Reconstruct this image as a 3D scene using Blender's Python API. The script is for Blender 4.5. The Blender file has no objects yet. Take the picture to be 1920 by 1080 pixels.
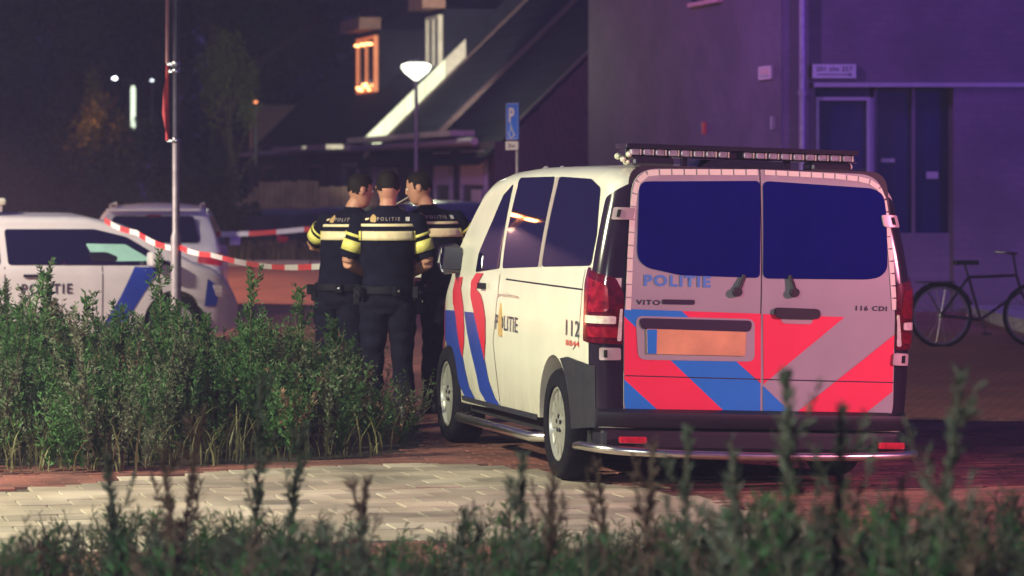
import bpy, bmesh, math, random
import numpy as np
from mathutils import Vector, Matrix, noise
from mathutils.bvhtree import BVHTree
R = math.radians
SC = bpy.context.scene
COL = SC.collection
random.seed(7)

# ------------------------------------------------------------------ camera, world, lamps
CAM_H, FPX, HOR = 1.8, 6500.0, 350.0
cd = bpy.data.cameras.new('camera'); cam = bpy.data.objects.new('camera', cd); COL.objects.link(cam)
cam.location = (0, 0, CAM_H); cam.rotation_euler = (R(90), 0, 0)
cd.sensor_width = 36; cd.lens = 36 * FPX / 1920; cd.shift_y = -(540 - HOR) / 1920
cd.clip_end = 2000; cd.clip_start = .1
cd.dof.use_dof = True; cd.dof.focus_distance = 21.5; cd.dof.aperture_fstop = 3.6
SC.camera = cam
SC.view_settings.view_transform = 'Standard'; SC.view_settings.look = 'None'
SC.view_settings.exposure = 0; SC.view_settings.gamma = 1
W = bpy.data.worlds.new('World'); SC.world = W; W.use_nodes = True
bg = W.node_tree.nodes['Background']
bg.inputs[0].default_value = (0.34, 0.24, 1.0, 1); bg.inputs[1].default_value = 0.13

def point(name, loc, col, watts, r=.12):
    l = bpy.data.lights.new(name, 'POINT'); l.energy = watts; l.color = col; l.shadow_soft_size = r
    o = bpy.data.objects.new(name, l); COL.objects.link(o); o.location = loc; return o
def spot(name, loc, target, col, watts, angle=100, blend=.6, r=.15):
    l = bpy.data.lights.new(name, 'SPOT'); l.energy = watts; l.color = col; l.shadow_soft_size = r
    l.spot_size = R(angle); l.spot_blend = blend
    o = bpy.data.objects.new(name, l); COL.objects.link(o); o.location = loc
    o.rotation_euler = (Vector(target) - Vector(loc)).to_track_quat('-Z', 'Y').to_euler(); return o
KEY = (-8.5, 18.2, 5.6)
spot('key_street_light', KEY, (-.8, 21.0, 0.2), (1.0, .96, .64), 8000, 98, .35)
SECOND = (-9.0, 31.0, 5.0)
spot('second_fill_light', SECOND, (-7.0, 35, 0), (1.0, .86, .74), 5600, 92, .5)  # unseen warm fill added to light the parked cars
ROSE = (8.2, 15.6, 3.0)
spot('rose_fill_light', ROSE, (1.6, 20.5, .9), (1.0, .31, .47), 3500, 46, .8, .2)  # unseen pink fill added for the van rear
SODIUM = (-13.6, 51.0, 4.6)
spot('sodium_street_light', (SODIUM[0], SODIUM[1], SODIUM[2] - .2), (-13.2, 51, 0), (1.0, .56, .36), 26000, 146, .25)
point('weed_fill_light', (-3.6, 3.6, 4.0), (.88, .95, .85), 2900, .3)  # unseen neutral fill added to lift the foreground weeds
BLUE = (14.5, 38.0, 5.0)
spot('blue_beacon_light', BLUE, (5.5, 48, 2.8), (.26, .08, 1.0), 4200, 62, .9, .2)
spot('violet_wall_fill', (-3, 44, 8.2), (2.7, 52.5, 3.8), (.46, .20, 1.0), 3700, 80, .8, .2)  # unseen violet fill added to colour the side wall
LAMP = (-1.77, 64.0, 3.97)
point('dish_lamp_light', (LAMP[0], LAMP[1], LAMP[2] + .02), (.90, 1.0, .66), 650, .25)
spot('dish_lamp_verge_fill', (LAMP[0], LAMP[1] + .35, LAMP[2]), (-1.9, 74, 4.6), (.93, 1.0, .68), 5200, 50, .8, .2)  # extra spot added at the lamp head to brighten the verge strip

# ------------------------------------------------------------------ helpers
def mat(name, col, rough=.6, metal=0, var=.12, scale=6, bump=0, bscale=60, emit=None, estr=0, spec=.5, coat=0, trans=0, dist=.01, world=False):
    m = bpy.data.materials.new(name); m.use_nodes = True
    nt = m.node_tree; b = nt.nodes['Principled BSDF']
    b.inputs['Roughness'].default_value = rough; b.inputs['Metallic'].default_value = metal
    b.inputs['Specular IOR Level'].default_value = spec; b.inputs['Coat Weight'].default_value = coat
    b.inputs['Coat Roughness'].default_value = .12
    c = (*col, 1)
    tc = nt.nodes.new('ShaderNodeTexCoord')
    if world: gp = nt.nodes.new('ShaderNodeNewGeometry'); src = gp.outputs['Position']
    else: src = tc.outputs['Object']
    if var > 0:
        n = nt.nodes.new('ShaderNodeTexNoise'); n.inputs['Scale'].default_value = scale; n.inputs['Detail'].default_value = 6
        nt.links.new(src, n.inputs['Vector'])
        rp = nt.nodes.new('ShaderNodeValToRGB')
        rp.color_ramp.elements[0].position = .3; rp.color_ramp.elements[1].position = .7
        rp.color_ramp.elements[0].color = tuple(max(0, x * (1 - var)) for x in col) + (1,)
        rp.color_ramp.elements[1].color = tuple(min(1, x * (1 + var)) for x in col) + (1,)
        nt.links.new(n.outputs['Fac'], rp.inputs['Fac']); nt.links.new(rp.outputs['Color'], b.inputs['Base Color'])
    else:
        b.inputs['Base Color'].default_value = c
    if bump:
        n2 = nt.nodes.new('ShaderNodeTexNoise'); n2.inputs['Scale'].default_value = bscale; n2.inputs['Detail'].default_value = 5
        nt.links.new(src, n2.inputs['Vector'])
        bp = nt.nodes.new('ShaderNodeBump'); bp.inputs['Strength'].default_value = bump; bp.inputs['Distance'].default_value = dist
        nt.links.new(n2.outputs['Fac'], bp.inputs['Height']); nt.links.new(bp.outputs['Normal'], b.inputs['Normal'])
    if emit:
        b.inputs['Emission Color'].default_value = (*emit, 1); b.inputs['Emission Strength'].default_value = estr
    if trans:
        tr = nt.nodes.new('ShaderNodeBsdfTranslucent'); mx = nt.nodes.new('ShaderNodeMixShader'); mx.inputs[0].default_value = trans
        out = nt.nodes['Material Output']
        if var > 0: nt.links.new(rp.outputs['Color'], tr.inputs['Color'])
        else: tr.inputs['Color'].default_value = c
        nt.links.new(b.outputs[0], mx.inputs[1]); nt.links.new(tr.outputs[0], mx.inputs[2]); nt.links.new(mx.outputs[0], out.inputs[0])
    return m

def tag(o, label=None, cat=None, group=None, kind=None):
    if label: o['label'] = label
    if cat: o['category'] = cat
    if group: o['group'] = group
    if kind: o['kind'] = kind
    return o
def link(name, me, mats=None, parent=None, loc=None, rot=None):
    o = bpy.data.objects.new(name, me); COL.objects.link(o)
    for m in (mats if isinstance(mats, (list, tuple)) else [mats] if mats else []): me.materials.append(m)
    if parent is not None: o.parent = parent
    if loc is not None: o.location = loc
    if rot is not None: o.rotation_euler = rot
    return o
def smooth(me, ang=None):
    me.polygons.foreach_set('use_smooth', [True] * len(me.polygons))
    if ang:
        try: me.set_sharp_from_angle(angle=R(ang))
        except Exception: pass
def mesh(name, verts, faces, mats=None, parent=None, sm=False, ang=None, mi=None, loc=None, rot=None):
    me = bpy.data.meshes.new(name); me.from_pydata([tuple(v) for v in verts], [], faces); me.update()
    o = link(name, me, mats, parent, loc, rot)
    if mi is not None: me.polygons.foreach_set('material_index', mi)
    if sm: smooth(me, ang)
    return o
def empty(name, loc, rz=0):
    o = bpy.data.objects.new(name, None); COL.objects.link(o); o.location = loc; o.rotation_euler = (0, 0, rz); o.empty_display_size = .1; return o

class MB:
    def __init__(s): s.v = []; s.f = []; s.m = []
    def add(s, v, f, mi=0):
        b = len(s.v); s.v += [Vector(p) for p in v]; s.f += [[i + b for i in q] for q in f]; s.m += [mi] * len(f); return s
    def box(s, a, b, mi=0, M=None):
        x0, y0, z0 = a; x1, y1, z1 = b
        v = [Vector(p) for p in ((x0,y0,z0),(x1,y0,z0),(x1,y1,z0),(x0,y1,z0),(x0,y0,z1),(x1,y0,z1),(x1,y1,z1),(x0,y1,z1))]
        if M: v = [M @ p for p in v]
        return s.add(v, [(3,2,1,0),(4,5,6,7),(0,1,5,4),(1,2,6,5),(2,3,7,6),(3,0,4,7)], mi)
    def tube(s, pts, r, n=10, mi=0, cap=True):
        pts = [Vector(p) for p in pts]; rr = r if isinstance(r, (list, tuple)) else [r] * len(pts)
        v = []; f = []; prev = None
        for i, p in enumerate(pts):
            d = (pts[min(i + 1, len(pts) - 1)] - pts[max(i - 1, 0)]).normalized()
            if prev is None:
                a = Vector((0, 0, 1)) if abs(d.z) < .9 else Vector((1, 0, 0)); u = d.cross(a).normalized()
            else: u = (prev - d * prev.dot(d)).normalized()
            prev = u; w = d.cross(u)
            for k in range(n):
                t = 2 * math.pi * k / n; v.append(p + (u * math.cos(t) + w * math.sin(t)) * rr[i])
        for i in range(len(pts) - 1):
            for k in range(n): f.append((i*n+k, i*n+(k+1)%n, (i+1)*n+(k+1)%n, (i+1)*n+k))
        if cap: f.append(tuple(range(n-1, -1, -1))); f.append(tuple((len(pts)-1)*n + k for k in range(n)))
        return s.add(v, f, mi)
    def lathe(s, prof, n=24, mi=0, M=None, close=False):     # prof: (radius, height) about Z
        v = []; f = []
        for r, z in prof:
            for k in range(n):
                t = 2 * math.pi * k / n; v.append(Vector((r * math.cos(t), r * math.sin(t), z)))
        if M: v = [M @ p for p in v]
        m = len(prof)
        for i in range(m if close else m - 1):
            j = (i + 1) % m
            for k in range(n): f.append((i*n+k, i*n+(k+1)%n, j*n+(k+1)%n, j*n+k))
        return s.add(v, f, mi)
    def prism(s, poly, z0, z1, mi=0, M=None):
        n = len(poly); v = [Vector((x, y, z0)) for x, y in poly] + [Vector((x, y, z1)) for x, y in poly]
        if M: v = [M @ p for p in v]
        f = [tuple(range(n-1, -1, -1)), tuple(range(n, 2*n))] + [(i, (i+1) % n, n + (i+1) % n, n + i) for i in range(n)]
        return s.add(v, f, mi)
    def build(s, name, mats, parent=None, sm=False, ang=40, loc=None, rot=None, bevel=0):
        o = mesh(name, s.v, s.f, mats, parent, sm, ang, s.m, loc, rot)
        if bevel:
            md = o.modifiers.new('bevel', 'BEVEL'); md.width = bevel; md.segments = 2; md.limit_method = 'ANGLE'
        return o
def beam(a, b, w, d, up=(0, 0, 1)):       # verts, faces of a bar from a to b
    a = Vector(a); b = Vector(b); t = (b - a).normalized(); u = t.cross(Vector(up)).normalized(); v = u.cross(t)
    P = [c + u * sx * w / 2 + v * sz * d / 2 for c in (a, b) for sx, sz in ((-1,-1),(1,-1),(1,1),(-1,1))]
    return P, [(3,2,1,0),(4,5,6,7),(0,1,5,4),(1,2,6,5),(2,3,7,6),(3,0,4,7)]

def ray(px, py): return Vector((0, 0, CAM_H)), Vector(((px - 960) / FPX, 1, -(py - HOR) / FPX))
def at(px, py, Y): o, d = ray(px, py); return o + d * Y
def gnd(px, py, z=0): Y = (CAM_H - z) * FPX / (py - HOR); return at(px, py, Y)

def rpoly(P, r=.04, n=4):
    out = []; N = len(P)
    for i in range(N):
        p = Vector(P[i][:2]); rr = P[i][2] if len(P[i]) > 2 else r
        a = Vector(P[i-1][:2]) - p; b = Vector(P[(i+1) % N][:2]) - p
        k = min(rr, a.length * .49, b.length * .49)
        if k < 1e-4: out.append((p.x, p.y)); continue
        A = p + a.normalized() * k; B = p + b.normalized() * k
        for j in range(n + 1):
            t = j / n; q = A * (1-t)**2 + p * 2*t*(1-t) + B * t*t; out.append((q.x, q.y))
    return out
def patch(name, poly, fn, m, parent=None, step=.07, off=.004, skirt=True, sm=True, base=0):
    """flat polygon in surface coordinates, cut into a fine grid and laid on the surface fn(u,v,off)"""
    bm = bmesh.new(); vs = [bm.verts.new((p[0], p[1], 0)) for p in poly]; bm.faces.new(vs)
    for ax in (0, 1):
        lo = min(p[ax] for p in poly); hi = max(p[ax] for p in poly); n = int((hi - lo) / step)
        for i in range(1, n + 1):
            c = lo + (hi - lo) * i / (n + 1); co = [0,0,0]; no = [0,0,0]; co[ax] = c; no[ax] = 1
            bmesh.ops.bisect_plane(bm, geom=bm.verts[:] + bm.edges[:] + bm.faces[:], plane_co=co, plane_no=no)
    bmesh.ops.triangulate(bm, faces=[f for f in bm.faces if len(f.verts) > 4])
    be = [e for e in bm.edges if e.is_boundary]; uv = {v: (v.co.x, v.co.y) for v in bm.verts}
    new = {}
    if skirt:
        for e in be:
            for v in e.verts:
                if v not in new: new[v] = bm.verts.new(Vector(fn(*uv[v], base)))
        for e in be:
            a, b = e.verts
            l = e.link_loops[0]
            if l.vert != a: a, b = b, a
            f = bm.faces.new((b, a, new[a], new[b]))
    for v, (a, b) in uv.items(): v.co = Vector(fn(a, b, off))
    me = bpy.data.meshes.new(name); bm.to_mesh(me); bm.free()
    if sm: smooth(me, 35)
    return link(name, me, m, parent)
def poly_strip(pts, w):       # a polyline widened to a polygon in 2D
    L = []; Rr = []
    for i, p in enumerate(pts):
        p = Vector(p); d = (Vector(pts[min(i+1, len(pts)-1)]) - Vector(pts[max(i-1, 0)])).normalized(); n = Vector((-d.y, d.x))
        L.append(tuple(p + n * w / 2)); Rr.append(tuple(p - n * w / 2))
    return L + Rr[::-1]
def font_mesh(txt, size=1, spacing=1.0, bold=0.0):
    c = bpy.data.curves.new('txt', 'FONT'); c.body = txt; c.size = size; c.space_character = spacing; c.offset = bold; c.extrude = 0
    c.align_x = 'LEFT'; c.resolution_u = 3
    o = bpy.data.objects.new('txt', c); COL.objects.link(o)
    dg = bpy.context.evaluated_depsgraph_get(); dg.update()
    me = bpy.data.meshes.new_from_object(o.evaluated_get(dg)); bpy.data.objects.remove(o)
    return me
def lettering(name, txt, fn, m, parent, u0, v0, h, w=None, mir=1, spacing=1.0, bold=.0, off=.006):
    """letters laid on surface: u runs along the reading direction (mir flips), v up; h cap height, w total width"""
    me = font_mesh(txt, 1, spacing, bold)
    xs = [v.co.x for v in me.vertices]; ys = [v.co.y for v in me.vertices]
    x0, x1, y0, y1 = min(xs), max(xs), min(ys), max(ys)
    sy = h / (y1 - y0); sx = (w / (x1 - x0)) if w else sy
    for v in me.vertices: v.co = Vector(fn(u0 + mir * (v.co.x - x0) * sx, v0 + (v.co.y - y0) * sy, off))
    me.materials.clear(); me.update(); me.name = name
    return link(name, me, m, parent)
def solve_bool(o, cutters):
    bpy.context.view_layer.update()
    for c in cutters:
        md = o.modifiers.new('cut', 'BOOLEAN'); md.object = c; md.operation = 'DIFFERENCE'; md.solver = 'EXACT'
    dg = bpy.context.evaluated_depsgraph_get(); dg.update()
    me = bpy.data.meshes.new_from_object(o.evaluated_get(dg)); o.modifiers.clear(); o.data = me
    for c in cutters: bpy.data.objects.remove(c)

# ------------------------------------------------------------------ materials
M = {}
def dirty(m, z0, z1, col):
    nt = m.node_tree; b = nt.nodes['Principled BSDF']; src = b.inputs['Base Color'].links[0].from_socket
    tc = nt.nodes.new('ShaderNodeTexCoord'); sx = nt.nodes.new('ShaderNodeSeparateXYZ'); mr = nt.nodes.new('ShaderNodeMapRange'); n = nt.nodes.new('ShaderNodeTexNoise'); mu = nt.nodes.new('ShaderNodeMath'); mx = nt.nodes.new('ShaderNodeMix')
    mr.inputs[1].default_value = z1; mr.inputs[2].default_value = z0; mr.inputs[3].default_value = 0; mr.inputs[4].default_value = .85
    n.inputs['Scale'].default_value = 4.5; n.inputs['Detail'].default_value = 9; n.inputs['Roughness'].default_value = .7; mu.operation = 'MULTIPLY'; mx.data_type = 'RGBA'; mu.use_clamp = True
    L = nt.links.new; L(tc.outputs['Object'], sx.inputs[0]); L(sx.outputs['Z'], mr.inputs[0]); L(tc.outputs['Object'], n.inputs['Vector']); L(mr.outputs[0], mu.inputs[0]); L(n.outputs['Fac'], mu.inputs[1])
    L(mu.outputs[0], mx.inputs[0]); L(src, mx.inputs[6]); mx.inputs[7].default_value = (*col, 1); L(mx.outputs[2], b.inputs['Base Color'])
M['paint'] = mat('van_white_paint', (.80, .78, .70), .26, var=.05, scale=3, coat=.6)
dirty(M['paint'], .28, .70, (.22, .17, .13))
M['rearpaint'] = mat('reflective_grey_foil', (.40, .38, .40), .42, var=.05, scale=4)
M['foilred'] = mat('fluorescent_red_foil', (.98, .035, .10), .45, var=.04, scale=4)
M['foilblue'] = mat('reflective_blue_foil', (.012, .25, .78), .4, var=.05, scale=4)
M['sidered'] = mat('red_livery_foil', (.62, .02, .05), .3, var=.06, scale=4)
M['sideblue'] = mat('blue_livery_foil', (.02, .05, .33), .3, var=.1, scale=4)
M['glass'] = mat('tinted_glass', (.006, .005, .03), .015, var=0, spec=.7)
M['rearglass'] = mat('blue_sheen_rear_glass', (.005, .004, .15), .06, var=.05, spec=.4)  # deep blue base stands in for a blue reflection
M['black'] = mat('black_plastic', (.007, .006, .018), .5, var=.2, scale=20)
M['gloss'] = mat('gloss_black_trim', (.02, .013, .03), .18, var=.1, spec=.6)
M['grey'] = mat('grey_bumper_plastic', (.028, .028, .040), .6, var=.15, scale=12, bump=.1, bscale=300, spec=.15)
M['tape'] = mat('reflective_marking', (.88, .84, .70), .35, var=.04)
M['lampred'] = mat('red_lamp_lens', (.42, .01, .03), .12, var=.35, scale=30, spec=.8, coat=1, emit=(1, .02, .06), estr=.10)
M['lampdim'] = mat('dim_red_lens', (.16, .006, .02), .15, var=.35, scale=30, spec=.8)
M['lampdark'] = mat('dark_lamp_lens', (.10, .004, .015), .1, var=.4, scale=25, spec=.8, coat=1)
M['lampclear'] = mat('clear_lamp_lens', (.75, .7, .62), .12, var=.2, scale=40, spec=.8)
M['chrome'] = mat('steel_tube', (.80, .78, .72), .24, 1, var=.08)
M['tyre'] = mat('tyre_rubber', (.010, .010, .015), .85, var=.3, scale=20, spec=.1)
M['lampmid'] = mat('deep_red_lens', (.24, .008, .02), .10, var=.6, scale=24, spec=.9, coat=1, emit=(1, .02, .06), estr=.03)
M['rim'] = mat('silver_wheel', (.55, .55, .52), .34, .6, var=.12, scale=8)
M['led'] = mat('lightbar_lens', (.30, .28, .34), .2, var=.3, scale=30, spec=.8)
M['glint'] = mat('clear_crystal_lens', (.8, .8, .62), .08, .3, var=.2, scale=60, spec=1)
M['dark'] = mat('dark_void', (.006, .006, .01), .9, var=0)
M['badge'] = mat('dark_badge', (.05, .035, .07), .35, .3, var=0)
M['lettblue'] = mat('blue_lettering', (.08, .26, .68), .45, var=0)
M['lettdark'] = mat('grey_lettering', (.07, .07, .10), .5, var=0)
M['gold'] = mat('gold_emblem', (.55, .36, .16), .4, var=.1)
M['redprint'] = mat('red_print', (.6, .08, .06), .4, var=0)
M['silver'] = mat('silver_hinge', (.50, .42, .42), .35, .3, var=.1)
M['galv'] = mat('galvanised_pole', (.36, .33, .33), .45, .5, var=.18, scale=9)
M['darkpole'] = mat('dark_painted_pole', (.09, .085, .11), .35, .3, var=.15)
M['white'] = mat('white_plastic', (.78, .76, .70), .4, var=.05)
# ------------------------------------------------------------------ vehicles: a lofted hull and panels laid on it
class Hull:
    def __init__(s, L, hw, plan, zt, zb, rs, rc=.16, rcx=.2, rr=.09, crown=.03, fade=1.0):
        s.L, s.hw, s.plan, s.zt, s.zb, s.rs, s.rc, s.rcx, s.rr, s.crown, s.fade = L, hw, plan, zt, zb, rs, rc, rcx, rr, crown, fade
    def sidex(s, y, z):
        zt = s.zt(y); k = zt - s.rc
        if z <= k: w = s.hw(z)
        else:
            a = math.asin(min(1, (z - k) / s.rc)); w = s.hw(k) - s.rcx * (1 - math.cos(a))
        w -= s.plan(y); yy = y - s.rs(z)
        if yy < s.rr: w -= s.rr - math.sqrt(max(0, s.rr**2 - (s.rr - max(0, yy))**2))
        return w
    def side(s, sg): return lambda y, z, off: (sg * (s.sidex(y, z) + off), y, z)
    def rear(s): return lambda x, z, off: (x, s.rs(z) - off, z)
    def top(s):
        def f(x, y, off):
            zt = s.zt(y); w = max(.1, s.hw(zt - s.rc) - s.plan(y) - s.rcx)
            e = 1 - min(1, abs(x) / w) ** 2
            return (x, y, zt + s.crown * e + off)
        return f
    def corner(s, sg):      # u: <0 along the side, 0..q round the corner, >q along the rear
        q = math.pi * s.rr / 2
        def f(u, z, off):
            w = s.hw(z) if z < s.zt(0) - s.rc else s.sidex(.5, z)
            w -= s.plan(0); r = s.rr
            if u < 0: return (sg * (w + off), s.rs(z) + r - u, z)
            if u < q:
                a = u / r; return (sg * (w - r + (r + off) * math.cos(a)), s.rs(z) + r - (r + off) * math.sin(a), z)
            return (sg * (w - r - (u - q)), s.rs(z) - off, z)
        return f
    def body(s, name, m, parent, ys, arches=(), ar=.4, aw=.34, inner=None):
        V = []; NZ, NC, NT = 20, 8, 6; rings = []
        rr = s.rr
        ys = [0] + [rr * (1 - math.cos(R(a))) for a in (25, 45, 65, 90)] + [y for y in ys if y > rr + .02]
        for yn in ys:
            zt, zb = s.zt(yn), s.zb(yn); k = zt - s.rc; half = []
            ins = s.plan(yn) + (rr - math.sqrt(max(0, rr**2 - (rr - yn)**2)) if yn < rr else 0)
            for i in range(NZ): z = zb + (k - zb) * i / (NZ - 1); half.append((s.hw(z) - ins, z))
            for i in range(1, NC + 1):
                a = math.pi / 2 * i / NC; half.append((s.hw(k) - s.rcx * (1 - math.cos(a)) - ins, k + s.rc * math.sin(a)))
            we = half[-1][0]
            for i in range(1, NT): x = we * (1 - i / NT); half.append((x, zt + s.crown * (1 - (x / we) ** 2)))
            half.append((0, zt + s.crown))
            ring = [(-x, z) for x, z in half] + [(x, z) for x, z in half[-2::-1]]
            fd = max(0, 1 - yn / s.fade); rings.append([len(V) + i for i in range(len(ring))])
            V += [Vector((x, yn + s.rs(z) * fd, z)) for x, z in ring]
        F = []; n = len(rings[0])
        for a, b in zip(rings, rings[1:]):
            for i in range(n - 1): F.append((a[i], b[i], b[i+1], a[i+1]))
            F.append((a[n-1], b[n-1], b[0], a[0]))
        h = n // 2
        for ring, fl in ((rings[0], 0), (rings[-1], 1)):
            for i in range(h):
                q = (ring[i], ring[i+1], ring[n-2-i], ring[n-1-i]) if i < h - 1 else (ring[i], ring[h], ring[n-1-i])
                F.append(q[::-1] if fl else q)
        o = mesh(name, V, F, m, parent)
        bm = bmesh.new(); bm.from_mesh(o.data); bmesh.ops.remove_doubles(bm, verts=bm.verts[:], dist=1e-5)
        bmesh.ops.recalc_face_normals(bm, faces=bm.faces[:]); bm.to_mesh(o.data); bm.free()
        cut = []
        for (yc, zc) in arches:
            for sg in (-1, 1):
                w = s.hw(zc) - s.plan(yc)
                c = MB(); c.lathe([(0.001, 0), (ar, 0), (ar, aw + .2), (0.001, aw + .2)], 40, M=Matrix.Translation((sg * (w - aw), yc, zc)) @ Matrix.Rotation(R(90) * sg, 4, 'Y'))
                co = c.build('cutter', inner)
                bm = bmesh.new(); bm.from_mesh(co.data); bmesh.ops.remove_doubles(bm, verts=bm.verts[:], dist=2e-3)
                bmesh.ops.recalc_face_normals(bm, faces=bm.faces[:]); bm.to_mesh(co.data); bm.free()
                co.parent = parent; cut.append(co)
        if cut:
            solve_bool(o, cut)
            if len(o.data.materials) < 2: o.data.materials.append(inner)
        smooth(o.data, 38)
        return o

def wheel(parent, x, y, r, w, sg, spokes=8, rimr=.66, name='wheel'):
    Mx = Matrix.Rotation(R(90) * sg, 4, 'Y')
    t = MB(); rr = r * rimr
    t.lathe([(rr, -w/2), (r*.90, -w/2), (r*.97, -w*.42), (r, -w*.25), (r, w*.25), (r*.97, w*.42), (r*.92, w*.5), (rr*1.04, w*.5), (rr, w*.42)], 48, M=Mx, close=True)
    o = t.build(name, M['tyre'], parent, True, 50, loc=(x, y, r))
    q = MB()
    q.lathe([(rr, w*.44), (rr*.95, w*.44), (rr*.90, w*.30), (rr*.88, w*.1), (0.01, w*.1)], 40, M=Mx)
    q.lathe([(r*.20, w*.12), (r*.19, w*.38), (r*.12, w*.42), (0.005, w*.42)], 20, M=Mx)
    for k in range(spokes):
        a = 2 * math.pi * k / spokes
        P = [(r*.14, -.024), (rr*.90, -.036), (rr*.90, .036), (r*.14, .024)]
        q.prism(P, w*.30, w*.38, M=Mx @ Matrix.Rotation(a, 4, 'Z'))
    q.build('rim', M['rim'], o, True, 30)
    h = MB()
    for k in range(5):
        a = 2*math.pi*k/5; h.lathe([(.014, w*.38), (.014, w*.44), (.002, w*.45)], 6, M=Mx @ Matrix.Translation((math.cos(a)*r*.13, math.sin(a)*r*.13, 0)))
    h.build('wheel_bolt', M['black'], o)
    return o

# ------------------------------------------------------------------ POLICE VAN
YAW = R(13.3); ROLL = R(1.7)
V0 = Vector((1.413, 20.524, 0))
def lerp_tab(tab):
    xs = [a for a, b in tab]; zs = [b for a, b in tab]
    return lambda y: float(np.interp(y, xs, zs))
def van_hw(z):
    if z < 1.18: return .982 - .03 * max(0, (1.0 - z) / .7) ** 2
    return .982 - .135 * ((z - 1.18) / .70) ** 1.35
van_zt = lerp_tab([(0, 1.80), (.05, 1.835), (.15, 1.865), (.4, 1.895), (1, 1.905), (2.2, 1.905), (2.9, 1.88), (3.3, 1.84), (3.5, 1.78), (3.75, 1.60), (4.0, 1.40), (4.2, 1.22), (4.35, 1.13), (4.7, 1.02), (4.95, .90), (5.03, .74)])
van_plan = lerp_tab([(0, 0), (2.6, 0), (3.4, .015), (3.9, .03), (4.4, .06), (4.75, .13), (4.93, .25), (5.03, .40)])
van_rs = lambda z: .10 * max(0, (z - 1.1) / .8) ** 1.6
van_zb = lerp_tab([(0, .36), (4.3, .27), (5.03, .24)])
VH = Hull(5.03, van_hw, van_plan, van_zt, van_zb, van_rs, rc=.105, rcx=.15)
van = empty('police_van', V0, YAW)
tag(van, 'white police van with red and blue stripes and barn doors facing the camera', 'police van')
ROOT_INV = (Matrix.Translation(V0) @ Matrix.Rotation(YAW, 4, 'Z') @ Matrix.Rotation(ROLL, 4, 'Y')).inverted()
def rolled(o): o.rotation_euler = (0, ROLL, 0); return o
def vside(px, py):          # where the sight line through a pixel meets the van's left side -> (y, z)
    o, d = ray(px, py); o = ROOT_INV @ o; d = ROOT_INV.to_3x3() @ d; x = -.96
    for _ in range(25):
        t = (x - o.x) / d.x; p = o + d * t; x = .5 * x - .5 * VH.sidex(min(5.0, max(0, p.y)), p.z)
    return (p.y, p.z)
def vrear(px, py):
    o, d = ray(px, py); o = ROOT_INV @ o; d = ROOT_INV.to_3x3() @ d; y = 0
    for _ in range(10):
        t = (y - o.y) / d.y; p = o + d * t; y = van_rs(p.z)
    return (p.x, p.z)
S = VH.side(-1); RE = VH.rear()
ysv = [.1,.2,.35,.6,.9,1.2,1.6,2,2.3,2.6,2.9,3.1,3.3,3.4,3.5,3.65,3.75,3.9,4,4.1,4.2,4.28,4.35,4.5,4.6,4.7,4.8,4.88,4.95,5.0,5.03]
body = rolled(VH.body('body', M['paint'], van, ysv, [(.99, .34), (4.19, .34)], .40, .36, M['dark']))
# wheels stand on the ground, the body leans on its springs
for yy in (.99, 4.19):
    for sg in (-1, 1): wheel(van, sg * (.965 - .135), yy, .345, .225, sg, 12)
def vp(name, pts, m, par=None, fn=S, r=.03, off=.004, skirt=True, step=.07):
    o = patch(name, rpoly(pts, r), fn, m, par if par else van, step, off, skirt)
    if par is None: rolled(o)
    return o
PS = lambda L: [vside(*p) for p in L]
PR = lambda L: [vrear(*p) for p in L]
# side glass
vp('door_window', PS([(963, 345), (937, 503), (893, 510), (899, 474), (922, 420), (945, 366)]), M['glass'], r=.02, off=.005)
vp('side_window', PS([(977, 333), (1042, 331), (1011, 500), (943, 503), (951, 440)]), M['glass'], r=.035, off=.005)
vp('side_window', PS([(1051, 331), (1110, 335), (1127, 352), (1120, 440), (1109, 498), (1017, 500)]), M['glass'], r=.04, off=.005)
vp('window_divider', PS([(1044, 332), (1050, 332), (1016, 500), (1011, 500)]), M['silver'], r=.003, off=.007)
# windscreen and bonnet details
TOP = VH.top()
rolled(patch('windscreen', rpoly([(-.60, 3.50), (.60, 3.50), (.70, 4.18), (-.70, 4.18)], .06), TOP, M['glass'], van, .06, .006))
g = MB(); g.box((-.5, 5.02, .55), (.5, 5.06, .78)); rolled(g.build('grille', M['black'], van))
for sg in (-1, 1):
    g = MB(); g.box((sg*.50 - .12, 4.93, .66), (sg*.50 + .12, 5.03, .80)); rolled(g.build('headlight', M['lampclear'], van, bevel=.03))
g = MB(); g.box((-.62, 4.86, .24), (.62, 5.08, .50)); rolled(g.build('front_bumper', M['grey'], van, bevel=.04))
# livery of the side
red1 = [(855.5,519),(850,545),(850,567),(855.5,593),(859,625),(863,650),(868,670),(871,640),(871,612),(869.5,575),(865,541),(868.5,519)]
red2 = [(894,512),(884,528),(883,556),(889,584),(897,622),(905,655),(909,676),(911,640),(911,600),(907,570),(902,552),(894,542),(900,525),(907,512)]
blue1 = [(832,579),(834,614),(841,651),(854,688),(863,725),(876,751),(895,755),(880,725),(873,695),(867,662),(860,630),(856,600),(853,582)]
blue2 = [(871,584),(876,621),(884,662),(893,699),(900,733),(917,762),(941,766),(928,744),(917,714),(909.5,675),(898.5,625),(889,586)]
for P, m, n, of in ((blue1, 'sideblue', 'blue_stripe', .003), (blue2, 'sideblue', 'blue_stripe', .003), (red1, 'sidered', 'red_stripe', .005), (red2, 'sidered', 'red_stripe', .005)):
    rolled(patch(n, PS(P), S, M[m], van, .12, of, False))
vp('front_stripe', [(4.55, .62), (4.72, .62), (4.80, .95), (4.62, .98)], M['sidered'], r=.01, skirt=False)
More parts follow.
